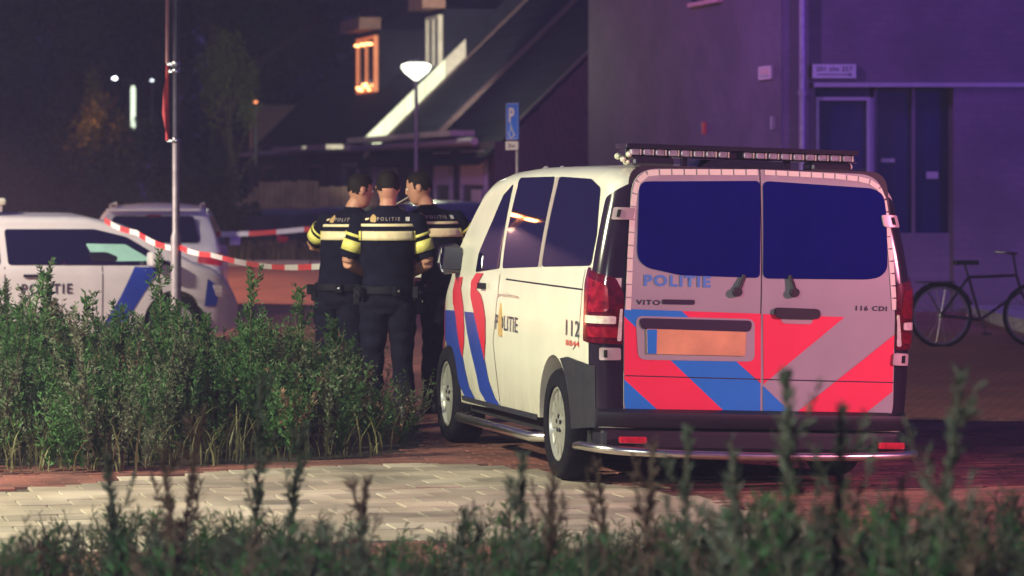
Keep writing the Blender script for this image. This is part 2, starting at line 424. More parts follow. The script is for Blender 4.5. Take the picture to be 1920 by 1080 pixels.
# seams, rail and handle of the side
def seam(pts, w=.008, m='badge', name='door_seam', off=.0025):
    o = rolled(patch(name, poly_strip(pts, w), S, M[m], van, .1, off, False)); return o
y0, z0 = vside(1002, 800); y1, z1 = vside(945, 503); ym, zm = vside(1112, 500)
seam([vside(938, 514), vside(925, 640), vside(940, 770)], .009)
seam([vside(1098, 505), vside(1085, 640), vside(1075, 655)], .008)
seam([(.30, 1.16), (1.5, 1.165), (2.3, 1.17)], .010, 'grey', 'slide_rail')
vp('door_handle', [(a, b) for a, b in (lambda c: [(c[0]-.10, c[1]-.02), (c[0]+.06, c[1]-.02), (c[0]+.06, c[1]+.02), (c[0]-.10, c[1]+.02)])(vside(906, 536))], M['black'], r=.01, off=.03)
c = vside(940, 555)
c0 = vside(928, 611); c1 = vside(971, 606)
LT = lambda name, t, a, b, h, m='lettdark', bold=.01: rolled(lettering(name, t, S, M[m], van, a[0], a[1], h, abs(a[0] - b[0]), -1, 1.15, bold))
LT('side_lettering', 'POLITIE', vside(930, 617), vside(971, 617), .10)
LT('web_address', 'politie', vside(934, 557), vside(973, 557), .035, 'silver')
LT('emergency_number', '112', vside(1062, 628), vside(1087, 628), .095)
LT('service_number', '8844', vside(1062, 647), vside(1087, 647), .035, 'redprint')
ea, eb = vside(939, 622)
vp('emblem', [(ea-.05, eb-.03), (ea+.05, eb-.03), (ea+.06, eb+.09), (ea, eb+.20), (ea-.05, eb+.09)], M['gold'], r=.02, off=.007)
# wheel-arch cladding: a grey bumper quarter behind the rear wheel
A = [vside(1046, 690), vside(1062, 683), vside(1100, 684), vside(1116, 680)]
zc = .78
arc = [(.99 + .405 * math.cos(R(a)), .34 + .405 * math.sin(R(a))) for a in range(178, 92, -8)]
clad = [(.02, .38), (.02, .70), (.10, .74), (.72, .74)] + [(max(.60, p[0]), p[1]) for p in []]
poly = [(.03, .36), (.03, .72), (.62, .745)] + [(.99 - .44 * math.cos(R(a)), .34 + .44 * math.sin(R(a))) for a in (62, 48, 34, 20, 6, -3)]
rolled(patch('bumper_quarter', poly, S, M['grey'], van, .06, .014))
vp('sill_strip', [(1.45, .31), (1.45, .345), (3.74, .33), (3.74, .30)], M['grey'], r=.005, off=.006)
# corner pillars, hinges, tail lamps
q = math.pi * VH.rr / 2
for sg in (-1, 1):
    CF = VH.corner(sg); e_ = .075 if sg < 0 else .022
    rolled(patch('corner_trim', rpoly([(-.015, 1.24), (q + e_, 1.24), (q + e_ - .015, 1.74), (q + .005, 1.80), (-.012, 1.70)], .02), CF, M['gloss'], van, .035, .006))
    rolled(patch('bumper_corner', rpoly([(-.02, .38), (q + e_ + .015, .38), (q + e_, .86), (-.02, .86)], .01), CF, M['gloss'], van, .035, .008))
    tl = rolled(patch('tail_lamp', rpoly([(-.10, .86), (q + e_, .85), (q + e_, 1.15), (q + .02, 1.24), (-.06, 1.30), (-.10, 1.2)], .02), CF, M['lampdark'], van, .03, .022))
    patch('lamp_lens', rpoly([(-.07, .89), (q + e_ - .025, .89), (q + e_ - .025, .95), (-.07, .95)], .015), CF, M['lampmid' if sg < 0 else 'lampdim'], tl, .03, .026)  # left lens glows faintly, right is a darker copy: side lighting painted in
    patch('lamp_lens', rpoly([(-.075, 1.03), (q - .01, 1.04), (q - .02, 1.20), (-.065, 1.26)], .03), CF, M['lampmid' if sg < 0 else 'lampdim'], tl, .03, .026)
    patch('indicator_lens', rpoly([(-.05, .97), (q + e_ - .045, .97), (q + e_ - .045, 1.015), (-.05, 1.015)], .01), CF, M['lampclear'], tl, .03, .027)
    patch('reverse_lens', rpoly([(q + e_ - .035, .87), (q + e_ - .01, .87), (q + e_ - .006, 1.06), (q + e_ - .02, 1.06)], .012), CF, M['lampclear'], tl, .03, .028)
    for z in (1.62, .795):
        h = rolled(patch('door_hinge', rpoly([(q - .05, z - .038), (q + (.062 if sg < 0 else .035), z - .035), (q + (.06 if sg < 0 else .033), z + .035), (q - .05, z + .035)], .01), CF, M['silver'], van, .03, .036))
        patch('hinge_slot', [(q - .03, z - .022), (q - .015, z - .022), (q - .015, z + .022), (q - .03, z + .022)], CF, M['dark'], h, .03, .040)
# rear doors
seamx = vrear(1426, 560)[0]
DL = rpoly([*[(vrear(*p) + (r,)) for p, r in (((1184, 316), .16), ((1168, 600), .02), ((1168, 786), .09))], (seamx - .004, vrear(1424, 790)[1], .01), (seamx - .004, vrear(1426, 318)[1], .01)], .02, 8)
DR = rpoly([(seamx + .004, vrear(1426, 318)[1], .01), (seamx + .004, vrear(1424, 790)[1], .01), *[(vrear(*p) + (r,)) for p, r in (((1672, 797), .13), ((1677, 600), .02), ((1652, 328), .15))]], .02, 8)
door_l = rolled(patch('rear_door', DL, RE, M['rearpaint'], van, .06, .014))
door_r = rolled(patch('rear_door', DR, RE, M['rearpaint'], van, .06, .014))
zt = vrear(1300, 795)[1]
rolled(patch('door_gap', rpoly([(vrear(1164, 600)[0], .40), (vrear(1681, 600)[0], .40), (vrear(1681, 600)[0], 1.2), (vrear(1660, 320)[0], vrear(1640, 322)[1]), (vrear(1180, 312)[0], vrear(1200, 311)[1]), (vrear(1163, 600)[0], 1.2)], .1, 6), RE, M['black'], van, .08, .003))
def rp(name, pts, m, par, off=.018, r=.0, step=.1): return patch(name, rpoly(PR(pts), r) if r else PR(pts), RE, M[m], par, step, off, False)
rp('red_stripe', [(1277,583),(1425,588),(1425,718),(1384,682)], 'foilred', door_l)
rp('red_stripe', [(1429,588.5),(1582,594.4),(1430,720)], 'foilred', door_r)
rp('blue_stripe', [(1169,579),(1277,583),(1384,682),(1424,719),(1424,788),(1373,787),(1169,593)], 'foilblue', door_l)
rp('red_stripe', [(1169,593),(1373,787),(1249,784),(1169,711)], 'foilred', door_l, .0183)
rp('blue_stripe', [(1169,711),(1249,784),(1190,782),(1178,776),(1171,764),(1169,750)], 'foilblue', door_l)
rp('blue_stripe', [(1429,723),(1490,781),(1490,790),(1429,789)], 'foilblue', door_r)
rp('red_stripe', [(1492,791),(1492,773),(1675,627.5),(1671.5,734),(1598,793)], 'foilred', door_r)
gz = [(1197,350),(1206,340),(1423,339),(1423,521),(1275,516),(1212,502),(1196,488),(1193,470)]
patch('window', rpoly(PR(gz), .03), RE, M['rearglass'], door_l, .08, .020)
gz = [(1429,339),(1635,353),(1655,365),(1660,400),(1662,505),(1648,520),(1625,524),(1429,522)]
patch('window', rpoly(PR(gz), .04), RE, M['rearglass'], door_r, .08, .020)
# reflective outline made of short pieces
def pieces(path, par, n, w=.034):
    pts = [Vector(vrear(*p)) for p in path]; seg = [(b - a).length for a, b in zip(pts, pts[1:])]; T = sum(seg); L = T / n
    def along(t):
        for a, b, l in zip(pts, pts[1:], seg):
            if t <= l: return a + (b - a) * (t / l)
            t -= l
        return pts[-1]
    for i in range(n):
        a, b = along(i * L + .004), along((i + 1) * L - .004)
        patch('reflective_piece', poly_strip([a, (a + b) / 2, b], w), RE, M['tape'], par, .08, .0195, False)
pieces([(1176,582),(1180,480),(1185,390),(1190,350),(1198,334),(1213,325),(1240,322.5),(1420,323)], door_l, 20)
pieces([(1431,323),(1560,330),(1620,337),(1644,348),(1656,375),(1665,440),(1675,582)], door_r, 20, .030)
# plate recess, plate, handle, wipers, badges
rec = patch('plate_recess', rpoly(PR([(1190,592),(1413,598),(1413,678),(1195,674)]), .045), RE, M['rearpaint'], door_l, .06, .022)
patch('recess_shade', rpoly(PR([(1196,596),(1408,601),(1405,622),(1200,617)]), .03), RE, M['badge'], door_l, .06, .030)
pm = mat('yellow_plate', (.80, .42, .20), .4, var=.28, scale=3.5); M['plate'] = pm
pl = patch('number_plate', rpoly(PR([(1210,616),(1396,622),(1394,667),(1211,663)]), .008), RE, pm, door_l, .06, .034)
patch('plate_band', PR([(1210,617),(1229,617.6),(1228,663),(1211,662.6)]), RE, M['foilblue'], door_l, .1, .0365, False)
for a, b in ():
    patch('plate_smudge', rpoly(PR([(a,632),(b,632.5),(b,654),(a,653.5)]), .02), RE, mat('faded_plate_print', (.50, .24, .14), .5, var=.3), door_l, .1, .0362, False)
patch('door_handle', rpoly(PR([(1449,576),(1534,579),(1534,598),(1451,596)]), .03), RE, M['black'], door_r, .05, .045)
patch('handle_cup', rpoly(PR([(1462,592),(1524,594),(1520,608),(1464,606)]), .03), RE, M['silver'], door_r, .05, .022)
def wiper(a, b, par):
    (x0, z0), (x1, z1) = vrear(*a), vrear(*b); w = MB()
    w.tube([(x0, van_rs(z0) - .03, z0), (x1, van_rs(z1) - .045, z1)], [.013, .018], 8)
    w.lathe([(.001, -.02), (.026, -.018), (.03, 0), (.026, .03), (.001, .03)], 14, M=Matrix.Translation((x1, van_rs(z1) - .03, z1)) @ Matrix.Rotation(R(90), 4, 'X'))
    w.build('wiper', M['black'], par, True, 50)
wiper((1393, 516), (1379, 547), door_l); wiper((1478, 516), (1486, 548), door_r)
def RL(name, t, a, b, h, m, par, bold=.02, off=.0195): return lettering(name, t, RE, M[m], par, a[0], a[1], h, b[0] - a[0], 1, 1.2, bold, off)
RL('rear_lettering', 'POLITIE', vrear(1206, 536), vrear(1331, 539), .068, 'lettblue', door_l, .035)
RL('model_badge', 'VITO', vrear(1191, 571), vrear(1236, 571), .03, 'badge', door_l)
patch('badge_bar', rpoly(PR([(1240,561),(1301,562),(1301,571),(1240,570)]), .01), RE, M['badge'], door_l, .1, .0225)
RL('engine_badge', '116 CDI', vrear(1603, 582), vrear(1661, 583), .03, 'badge', door_r)
# the groove across both doors
rp('panel_groove', [(1170,703),(1424,710),(1424,712),(1170,705)], 'badge', door_l, .0187)
rp('panel_groove', [(1429,710),(1674,716),(1674,718),(1429,712)], 'badge', door_r, .0187)
# bumper, reflectors, tubes
bmp = MB(); nb = 16; V = []
prof = [(.0, .36), (-.05, .37), (-.075, .42), (-.07, .455), (-.03, .475), (.03, .475), (.03, .36)]
for i in range(nb + 1):
    t = i / nb * 2 - 1; x = .955 * t; dy = .10 * max(0, abs(t) - .82) ** 1 * 3.0
    V += [(x, dy + p[0], p[1]) for p in prof]
k = len(prof); F = [(i*k+j, i*k+(j+1)%k, (i+1)*k+(j+1)%k, (i+1)*k+j) for i in range(nb) for j in range(k)] + [tuple(range(k)), tuple(nb*k+j for j in range(k-1, -1, -1))]
bo = mesh('rear_bumper', V, F, M['black'], van, True, 40); rolled(bo)
lw = MB(); lw.box((-.92, .0, .22), (.92, .25, .358)); rolled(lw.build('lower_valance', M['black'], van, bevel=.03))
for a, b in (((1156, 817), (1206, 830)), ((1640, 828), (1688, 841))):
    (xa, za), (xb, zb) = vrear(*a), vrear(*b)
    r_ = MB(); r_.box((xa, -.085, zb), (xb, -.04, za)); o = r_.build('reflector', M['lampred'], van, bevel=.008); rolled(o)  # reflector takes the lens glow, so it looks lit
def tube_px(name, L, y, r):
    o = MB(); pts = []
    for (px, py, yy) in L:
        oo, d = ray(px, py); oo = ROOT_INV @ oo; d = ROOT_INV.to_3x3() @ d; t = (yy - oo.y) / d.y; pts.append(oo + d * t)
    o.tube(pts, r, 12); return rolled(o.build(name, M['chrome'], van, True, 60))
tb = MB(); tb.tube([(-.93, .56, .215), (-.97, .30, .235), (-.95, .02, .24), (-.84, -.11, .235), (-.5, -.16, .222), (0, -.175, .215), (.5, -.165, .218), (.86, -.13, .225), (1.0, -.05, .23)], .026, 12)
rolled(tb.build('rear_tube', M['chrome'], van, True, 60))
ts = MB(); ts.tube([(-.86, 1.46, .205), (-.97, 1.52, .20), (-.98, 2.6, .195), (-.98, 3.60, .19), (-.88, 3.68, .19)], .032, 12)
rolled(ts.build('step_tube', M['chrome'], van, True, 60))
fx = MB(); fx.box((-.84, .1, .22), (.84, 4.9, .30)); rolled(fx.build('underbody', M['dark'], van))
ex = MB(); ex.box((-.5, .3, .26), (.1, .7, .17)); ex.tube([(-.45, 1.5, .21), (-.45, .25, .2)], .03); ex.box((-.6, 1.05, .30), (.6, .93, .38)); rolled(ex.build('exhaust', M['badge'], van))
# roof light bar with its row of lenses
LB0 = MB(); LB0.box((-.73, .34, 2.035), (.73, .60, 2.062)); LB0.box((-.73, .37, 1.985), (.73, .58, 1.99)); LB0.box((-.72, .40, 1.99), (.72, .56, 2.035))
lbar = rolled(LB0.build('light_bar', M['gloss'], van, bevel=.006))
lbar.location.z = -.022
for i in range(18):
    x = -.70 + i * .0785
    if i in (8,): continue
    l = MB(); l.box((x, .352, 1.993), (x + .055, .395, 2.030)); l.build('lens', M['led'], lbar, bevel=.008)
    l = MB(); l.box((x + .058, .356, 1.994), (x + .068, .39, 2.028)); l.build('lens_rib', M['glint'], lbar)
for sg in (-1, 1):
    for k in range(7 if sg < 0 else 3):
        l = MB(); rr_ = random.uniform(.013, .026)
        l.lathe([(.001, -rr_), (rr_*.8, -rr_*.6), (rr_, 0), (rr_*.8, rr_*.6), (.001, rr_)], 8, M=Matrix.Translation((sg * .73 + random.uniform(-.05, .02) * sg, .36 + random.uniform(0, .2), 1.97 + random.uniform(-.03, .08))))
        l.build('end_lens', M['glint'], lbar, True)
    ft = MB(); ft.box((sg*.56 - .13, .34, 1.925), (sg*.56 + .13, .52, 1.987)); ft.build('bar_foot', M['gloss'], lbar, bevel=.02)
for x in (-.35, .3): 
    ft = MB(); ft.box((x, .44, 1.93), (x + .03, .50, 1.99)); ft.build('bar_bracket', M['gloss'], lbar)
hp = MB(); hp.add([(-.28, .28, 1.90), (.30, .28, 1.90), (.24, .33, 1.955), (-.2, .33, 1.955), (-.28, .8, 1.92), (.30, .8, 1.92), (.24, .75, 1.965), (-.2, .75, 1.965)], [(0,1,2,3),(4,7,6,5),(3,2,6,7),(1,5,6,2),(0,3,7,4)])
rolled(hp.build('roof_hatch', M['gloss'], van, True, 30))
for (x, y) in ((-.55, 3.05), (-.45, 3.0), (-.3, 3.02), (-.1, 3.0)):
    l = MB(); l.lathe([(.03, 0), (.026, .03), (.012, .045), (.001, .047)], 10, M=Matrix.Translation((x, y, van_zt(y) + .012))); rolled(l.build('roof_beacon', M['led'], van, True))
# mirror
mr = MB(); mr.add([(-1.03, 3.93, 1.17), (-1.20, 3.90, 1.16), (-1.235, 3.93, 1.24), (-1.22, 3.95, 1.36), (-1.10, 3.95, 1.39), (-1.03, 3.96, 1.34),
                   (-1.05, 4.12, 1.20), (-1.17, 4.09, 1.19), (-1.19, 4.09, 1.24), (-1.18, 4.10, 1.32), (-1.10, 4.10, 1.35), (-1.05, 4.12, 1.31)],
                  [(0,1,2,3,4,5),(11,10,9,8,7,6)] + [(i, 6+i, 6+(i+1)%6, (i+1)%6) for i in range(6)])
mr.v = [p + Vector((.11, -.12, -.0)) for p in mr.v]
o = mr.build('side_mirror', M['gloss'], van, False, bevel=.02); rolled(o)
ar = MB(); ar.add(*beam((-.86, 3.87, 1.14), (-.96, 3.88, 1.20), .07, .05)); ar.build('mirror_arm', M['black'], o)
mg = MB(); mg.box((-1.095, 3.792, 1.20), (-.95, 3.798, 1.35)); mg.build('mirror_glass', M['glass'], o)
mr2 = MB(); mr2.box((1.02, 3.95, 1.17), (1.21, 4.08, 1.38)); rolled(mr2.build('side_mirror', M['gloss'], van, bevel=.03))
# ------------------------------------------------------------------ ground, paving, road
def sstep(a, b, x): t = min(1, max(0, (x - a) / (b - a))); return t * t * (3 - 2 * t)
def gz(y): return .42 * sstep(44, 60, y) * (1 - sstep(62, 65, y))
def brickmat(name, c1, c2, cm, w=.21, h=.105, rot=0, rough=.75, bump=.4, mortar=.012):
    m = bpy.data.materials.new(name); m.use_nodes = True; nt = m.node_tree; b = nt.nodes['Principled BSDF']
    tc = nt.nodes.new('ShaderNodeTexCoord'); mp = nt.nodes.new('ShaderNodeMapping'); mp.inputs['Rotation'].default_value = rot if isinstance(rot, tuple) else (0, 0, rot)
    br = nt.nodes.new('ShaderNodeTexBrick'); br.inputs['Scale'].default_value = 1; br.inputs['Brick Width'].default_value = w; br.inputs['Row Height'].default_value = h
    br.inputs['Mortar Size'].default_value = mortar; br.inputs['Color1'].default_value = (*c1, 1); br.inputs['Color2'].default_value = (*c2, 1); br.inputs['Mortar'].default_value = (*cm, 1)
    n = nt.nodes.new('ShaderNodeTexNoise'); n.inputs['Scale'].default_value = .9; n.inputs['Detail'].default_value = 8
    mx = nt.nodes.new('ShaderNodeMix'); mx.data_type = 'RGBA'; mx.blend_type = 'MULTIPLY'; mx.inputs[0].default_value = .55
    rp = nt.nodes.new('ShaderNodeValToRGB'); rp.color_ramp.elements[0].position = .35; rp.color_ramp.elements[0].color = (.45, .45, .45, 1); rp.color_ramp.elements[1].position = .65
    L = nt.links.new
    L(tc.outputs['Object'], mp.inputs['Vector']); L(mp.outputs[0], br.inputs['Vector']); L(tc.outputs['Object'], n.inputs['Vector']); L(n.outputs['Fac'], rp.inputs['Fac'])
    L(br.outputs['Color'], mx.inputs[6]); L(rp.outputs['Color'], mx.inputs[7]); L(mx.outputs[2], b.inputs['Base Color'])
    bp = nt.nodes.new('ShaderNodeBump'); bp.inputs['Strength'].default_value = bump; bp.inputs['Distance'].default_value = .01; bp.invert = True
    L(br.outputs['Fac'], bp.inputs['Height']); L(bp.outputs[0], b.inputs['Normal']); b.inputs['Roughness'].default_value = rough
    return m
M['soil'] = mat('dark_soil', (.030, .024, .020), .95, var=.5, scale=4, bump=.6, bscale=30, dist=.03)
M['joint'] = mat('joint_sand', (.06, .045, .04), .95, var=.4, scale=30)
M['asphalt'] = mat('asphalt', (.04, .038, .045), .8, var=.3, scale=3, bump=.3, bscale=120)
M['roadred'] = brickmat('red_road_clinker', (.36, .125, .085), (.30, .10, .07), (.17, .07, .05), rot=R(13))
brickcols = [mat('red_clinker', (.20, .075, .062), .72, var=.5, scale=1.7, bump=.3, bscale=150, world=True), mat('brown_clinker', (.165, .07, .062), .72, var=.5, scale=1.7, bump=.3, bscale=150, world=True),
             mat('dark_clinker', (.13, .055, .05), .75, var=.5, scale=1.7, bump=.3, bscale=150, world=True)]
tilecols = [mat('beige_tile', (.33, .28, .23), .7, var=.42, scale=1.6, bump=.35, bscale=90, world=True), mat('worn_beige_tile', (.26, .225, .19), .72, var=.45, scale=1.6, bump=.35, bscale=90, world=True),
            mat('pale_beige_tile', (.38, .33, .28), .7, var=.38, scale=1.6, bump=.35, bscale=90, world=True)]
G = 70
tag(mesh('ground', [(-G, -20, -.09), (G, -20, -.09), (G, 150, -.09), (-G, 150, -.09)], [(0,1,2,3)], M['asphalt']), kind='structure')
tag(mesh('verge_soil', [(-9, 2, -.03), (9, 2, -.03), (9, 15.9, -.03), (-9, 15.9, -.03)], [(0,1,2,3)], M['soil']), kind='structure')
tag(mesh('paving_bed', [(-9, 15.9, -.014), (12, 15.9, -.014), (12, 27, -.014), (-9, 27, -.014)], [(0,1,2,3)], M['joint']), kind='structure')
V = []; F = []; ysr = [27 + i * .7 for i in range(55)]
for y in ysr: V += [(-26, y, gz(y)), (14, y, gz(y))]
F = [(2*i, 2*i+1, 2*i+3, 2*i+2) for i in range(len(ysr) - 1)]
tag(mesh('road', V, F, M['roadred'], sm=True), kind='structure')
# the paver zones: beige tiled lane, red clinkers round it
up = [gnd(*p) for p in ((-60, 925), (0, 920), (170, 903), (450, 879), (760, 868), (900, 871), (1000, 878), (1200, 912), (1450, 962), (1700, 1012), (1960, 1065))]
lo = [gnd(*p) for p in ((1960, 1100), (1700, 1074), (1450, 1046), (1200, 1030), (900, 1018), (600, 1016), (300, 1030), (-60, 1044))]
lane = [(p.x, p.y) for p in up + lo]
def inside(x, y, P):
    c = False; j = len(P) - 1
    for i in range(len(P)):
        if (P[i][1] > y) != (P[j][1] > y) and x < (P[j][0] - P[i][0]) * (y - P[i][1]) / (P[j][1] - P[i][1]) + P[i][0]: c = not c
        j = i
    return c
bedp = [(p.x, p.y) for p in [gnd(*q) for q in ((-200, 910), (170, 893), (450, 870), (700, 858), (800, 838), (800, 795), (690, 730), (600, 700), (-200, 690))]]
lane_root = empty('tiled_lane', (0, 0, 0)); tag(lane_root, kind='structure')
pav_root = empty('brick_paving', (0, 0, 0)); tag(pav_root, kind='structure')
CY, SY = math.cos(YAW), math.sin(YAW)
def blocks(test, w, h, root, cols, name, stuffname, gap=.006, bond=.5, zt=0, limit=300, region=(-4.5, 6.5, 15.9, 27)):
    cells = []
    for j in range(-10, int(16 / h)):
        for i in range(int(-9 / w), int(13 / w)):
            a = (i + (bond * (j % 2))) * w + w / 2; b = j * h + h / 2
            x = a * CY - b * SY; y = 15 + a * SY + b * CY
            if region[0] < x < region[1] and region[2] < y < region[3] and test(x, y): cells.append((x, y))
    cells.sort(key=lambda c: c[1] if abs(c[0] / c[1]) < .135 else 99)
    rnd = random.Random(3); hw, hh = w/2 - gap/2, h/2 - gap/2; bv = .004
    def geo(r):
        t = [(-hw, -hh, -.05), (hw, -hh, -.05), (hw, hh, -.05), (-hw, hh, -.05), (-hw, -hh, -bv), (hw, -hh, -bv), (hw, hh, -bv), (-hw, hh, -bv), (-hw+bv, -hh+bv, 0), (hw-bv, -hh+bv, 0), (hw-bv, hh-bv, 0), (-hw+bv, hh-bv, 0)]
        return t, [(0,1,5,4), (1,2,6,5), (2,3,7,6), (3,0,4,7), (4,5,9,8), (5,6,10,9), (6,7,11,10), (7,4,8,11), (8,9,10,11)]
    t, f = geo(0); mes = []
    for m in cols:
        me = bpy.data.meshes.new(name); me.from_pydata(t, [], f); me.materials.append(m); mes.append(me)
    V = []; F = []; MI = []
    for k, (x, y) in enumerate(cells):
        z = zt + rnd.uniform(-.003, .003); rz = YAW + rnd.gauss(0, .006); tx, ty = rnd.gauss(0, .006), rnd.gauss(0, .006); ci = rnd.choice((0, 0, 1, 1, 2))
        if k < limit:
            o = bpy.data.objects.new(name, mes[ci]); COL.objects.link(o); o.location = (x, y, z); o.rotation_euler = (tx, ty, rz); o.parent = root
        else:
            c, s_ = math.cos(rz), math.sin(rz); b0 = len(V)
            V += [(x + p[0]*c - p[1]*s_, y + p[0]*s_ + p[1]*c, z + p[2] + p[0]*ty*-1 + p[1]*tx) for p in t]; F += [[q + b0 for q in ff] for ff in f]; MI += [ci] * len(f)
    if V: tag(mesh(stuffname, V, F, cols, root, mi=MI), kind='stuff')
blocks(lambda x, y: inside(x, y, lane), .30, .30, lane_root, tilecols, 'tile', 'far_tiles', .009, .5)
def redtest(x, y): return not inside(x, y, lane) and not (inside(x, y, bedp) and y > 22.3)
blocks(redtest, .21, .105, pav_root, brickcols, 'brick', 'far_bricks', .005, .5, zt=.001)
tag(mesh('planting_bed', [(x, y, -.006) for x, y in bedp], [tuple(range(len(bedp)))], M['soil']), kind='structure')
# the pale border row between lane and clinkers
# kerb, grassy bank
kb = empty('kerb', (0, 0, 0)); tag(kb, kind='structure')
cm = mat('concrete_kerb', (.36, .34, .31), .8, var=.2, scale=3, bump=.2)
cmb = MB(); cmb.box((-.49, -.06, 0), (.49, .06, .13)); kme = None
for i in range(24):
    if kme is None: o = cmb.build('kerb_stone', cm, kb, bevel=.012); kme = o.data
    else: o = bpy.data.objects.new('kerb_stone', kme); COL.objects.link(o); o.parent = kb; md = o.modifiers.new('bevel', 'BEVEL'); md.width = .012
    o.location = (-22 + i, 60.3, gz(60.3) - .03)
V = []; F = []
for i, (y, z) in enumerate(((60.35, .46), (61.5, .50), (63.2, .44), (65.5, -.02))): V += [(-26, y, z), (3, y, z)]
tag(mesh('grass_bank', V, [(0,1,3,2),(2,3,5,4),(4,5,7,6)], M['soil']), kind='structure')

# ------------------------------------------------------------------ row houses
M['wallb'] = brickmat('dark_red_brick', (.12, .045, .055), (.09, .035, .045), (.10, .07, .08), rot=(R(90), 0, math.atan2(.9757, -.2192)), bump=.3)
M['tile'] = mat('dark_roof_tile', (.011, .010, .020), .85, var=.35, scale=3, bump=.3, bscale=20, spec=.08)
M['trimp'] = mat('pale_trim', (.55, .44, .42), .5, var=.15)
M['verge'] = mat('lamplit_verge_tone', (.85, .85, .72), .3, var=.12, scale=2)  # pale colour stands in for lamplight on the roof edge
M['hood'] = mat('brown_hood', (.24, .10, .09), .6, var=.2)
M['pane'] = mat('window_pane', (.02, .02, .05), .08, var=.3, scale=.6, spec=.8)
M['blind'] = mat('pale_blind', (.85, .68, .60), .6, var=.08)
M['doorp'] = mat('dark_door', (.05, .03, .05), .5, var=.2)
M['warm'] = mat('warm_lit_frame', (.6, .22, .10), .5, var=.25, scale=4, emit=(1, .22, .08), estr=.5)  # frame glows itself, standing in for light from the string bulbs
M['bulb'] = mat('string_bulb', (1, .6, .3), .4, var=0, emit=(1, .42, .14), estr=7)
U = Vector((-.2192, .9757, 0)); N_ = Vector((-.9757, -.2192, 0)); IN = -N_; P0 = Vector((-.676, 62.8, 0)); ZE = 2.65; TAN = .966
def hp_(t, d, z): return P0 + U * t + IN * d + Vector((0, 0, z))
def hbox(mb, t0, t1, d0, d1, z0, z1, mi=0):
    v = [hp_(t, d, z) for z in (z0, z1) for t, d in ((t0, d0), (t1, d0), (t1, d1), (t0, d1))]
    return mb.add(v, [(3,2,1,0),(4,5,6,7),(0,1,5,4),(1,2,6,5),(2,3,7,6),(3,0,4,7)], mi)
def house(t0, t1, label, lift=0, ridge=6.2):
    h = empty('row_house', hp_((t0 + t1) / 2, 0, 0)); loc = -h.location
    tag(h, label, 'house', 'row houses with steep tiled roofs')
    def B(mb, name, m, par=h, **k): 
        if par is h: mb.v = [p + loc for p in mb.v]
        return mb.build(name, m, par, **k)
    w = MB(); hbox(w, t0, t1, .02, .3, 0, ZE - .05)
    n0 = len(w.v); zr = ZE + ridge * TAN
    for t in (t0 + .01, t1 - .01):       # gable walls with thickness
        for tt in (t, t + (.2 if t < t1 - 1 else -.2)): w.v += [hp_(tt, .3, 0), hp_(tt, 2*ridge, 0), hp_(tt, 2*ridge, ZE), hp_(tt, ridge, zr - .1), hp_(tt, .3, ZE + .3*TAN - .12)]
    for g_ in (0, 10):
        a = n0 + g_; w.f += [[a, a+1, a+2, a+3, a+4], [a+5+k for k in (4,3,2,1,0)]] + [[a+k, a+5+k, a+5+(k+1)%5, a+(k+1)%5] for k in range(5)]; w.m += [0]*7
    B(w, 'wall', M['wallb'])
    r = MB(); nc = int(ridge / .26); L = lift
    for sgn in (0, 1):                    # tile courses, each lapping the one below
        for k in range(nc):
            d0, d1 = k * ridge / nc, (k + 1) * ridge / nc + .03
            if k == 0: d0 = -.25
            zf = lambda d, e: ZE + d * TAN + e + L
            dd = (lambda d: d) if sgn == 0 else (lambda d: 2 * ridge - d)
            v = []
            for t in (t0, t1): v += [hp_(t, dd(d0), zf(d0, .035)), hp_(t, dd(d1), zf(d1, .018)), hp_(t, dd(d1), zf(d1, -.06)), hp_(t, dd(d0), zf(d0, -.02))]
            r.add(v, [(0,1,2,3),(7,6,5,4),(0,4,5,1),(1,5,6,2),(2,6,7,3),(3,7,4,0)])
    B(r, 'roof', M['tile'])
    g = MB(); g.tube([hp_(t0 + .05, -.33, ZE - .05), hp_(t1 - .05, -.33, ZE - .05)], .07, 8); B(g, 'gutter', M['trimp'])
    return h, B
def hwindow(B, t, w, z0, z1, d=0, kind='window', split=None, blind=0, framem='trimp', panem='pane'):
    f = MB(); e = .07
    hbox(f, t - w/2, t - w/2 + e, d - .06, d + .04, z0, z1); hbox(f, t + w/2 - e, t + w/2, d - .06, d + .04, z0, z1)
    hbox(f, t - w/2 + e, t + w/2 - e, d - .055, d + .04, z1 - e, z1); hbox(f, t - w/2 + e, t + w/2 - e, d - .055, d + .04, z0, z0 + e)
    if split: hbox(f, t - .03, t + .03, d - .05, d + .04, z0 + e, z1 - e)
    fo = B(f, kind + '_frame', M[framem]); off = fo.parent.location
    p = MB(); hbox(p, t - w/2 + e, t + w/2 - e, d - .012, d + .01, z0 + e, z1 - e - blind); p.v = [v - off for v in p.v]; p.build('pane', M[panem], fo)
    if blind: p = MB(); hbox(p, t - w/2 + e, t + w/2 - e, d - .03, d + .01, z1 - e - blind, z1 - e); p.v = [v - off for v in p.v]; p.build('blind', M['blind'], fo)
    return fo
def canopy(B, t0, t1, z=2.72, dep=.45, m='trimp'):
    c = MB(); hbox(c, t0, t1, -dep, 0, z, z + .10); B(c, 'canopy', M[m])
def dormer(B, t, d, w, z0, h, lit):
    c = MB(); hbox(c, t - w/2 - .12, t + w/2 + .12, d + .06, d + 2.2, z0 - .3, z0 + h + .12); B(c, 'dormer', M['tile'])
    fo = hwindow(B, t, w, z0, z0 + h, d, 'window', True, 0, 'warm' if lit else 'trimp')
    c = MB(); hbox(c, t - w/2, t + w/2 + .2, d - .40, d + .1, z0 + h + .14, z0 + h + .40); B(c, 'hood', M['hood'])
    return fo
h1, B = house(-1.6, 5.0, 'dark brick row house nearest the lamp post, its transom panels pale above dark doors', -.20)
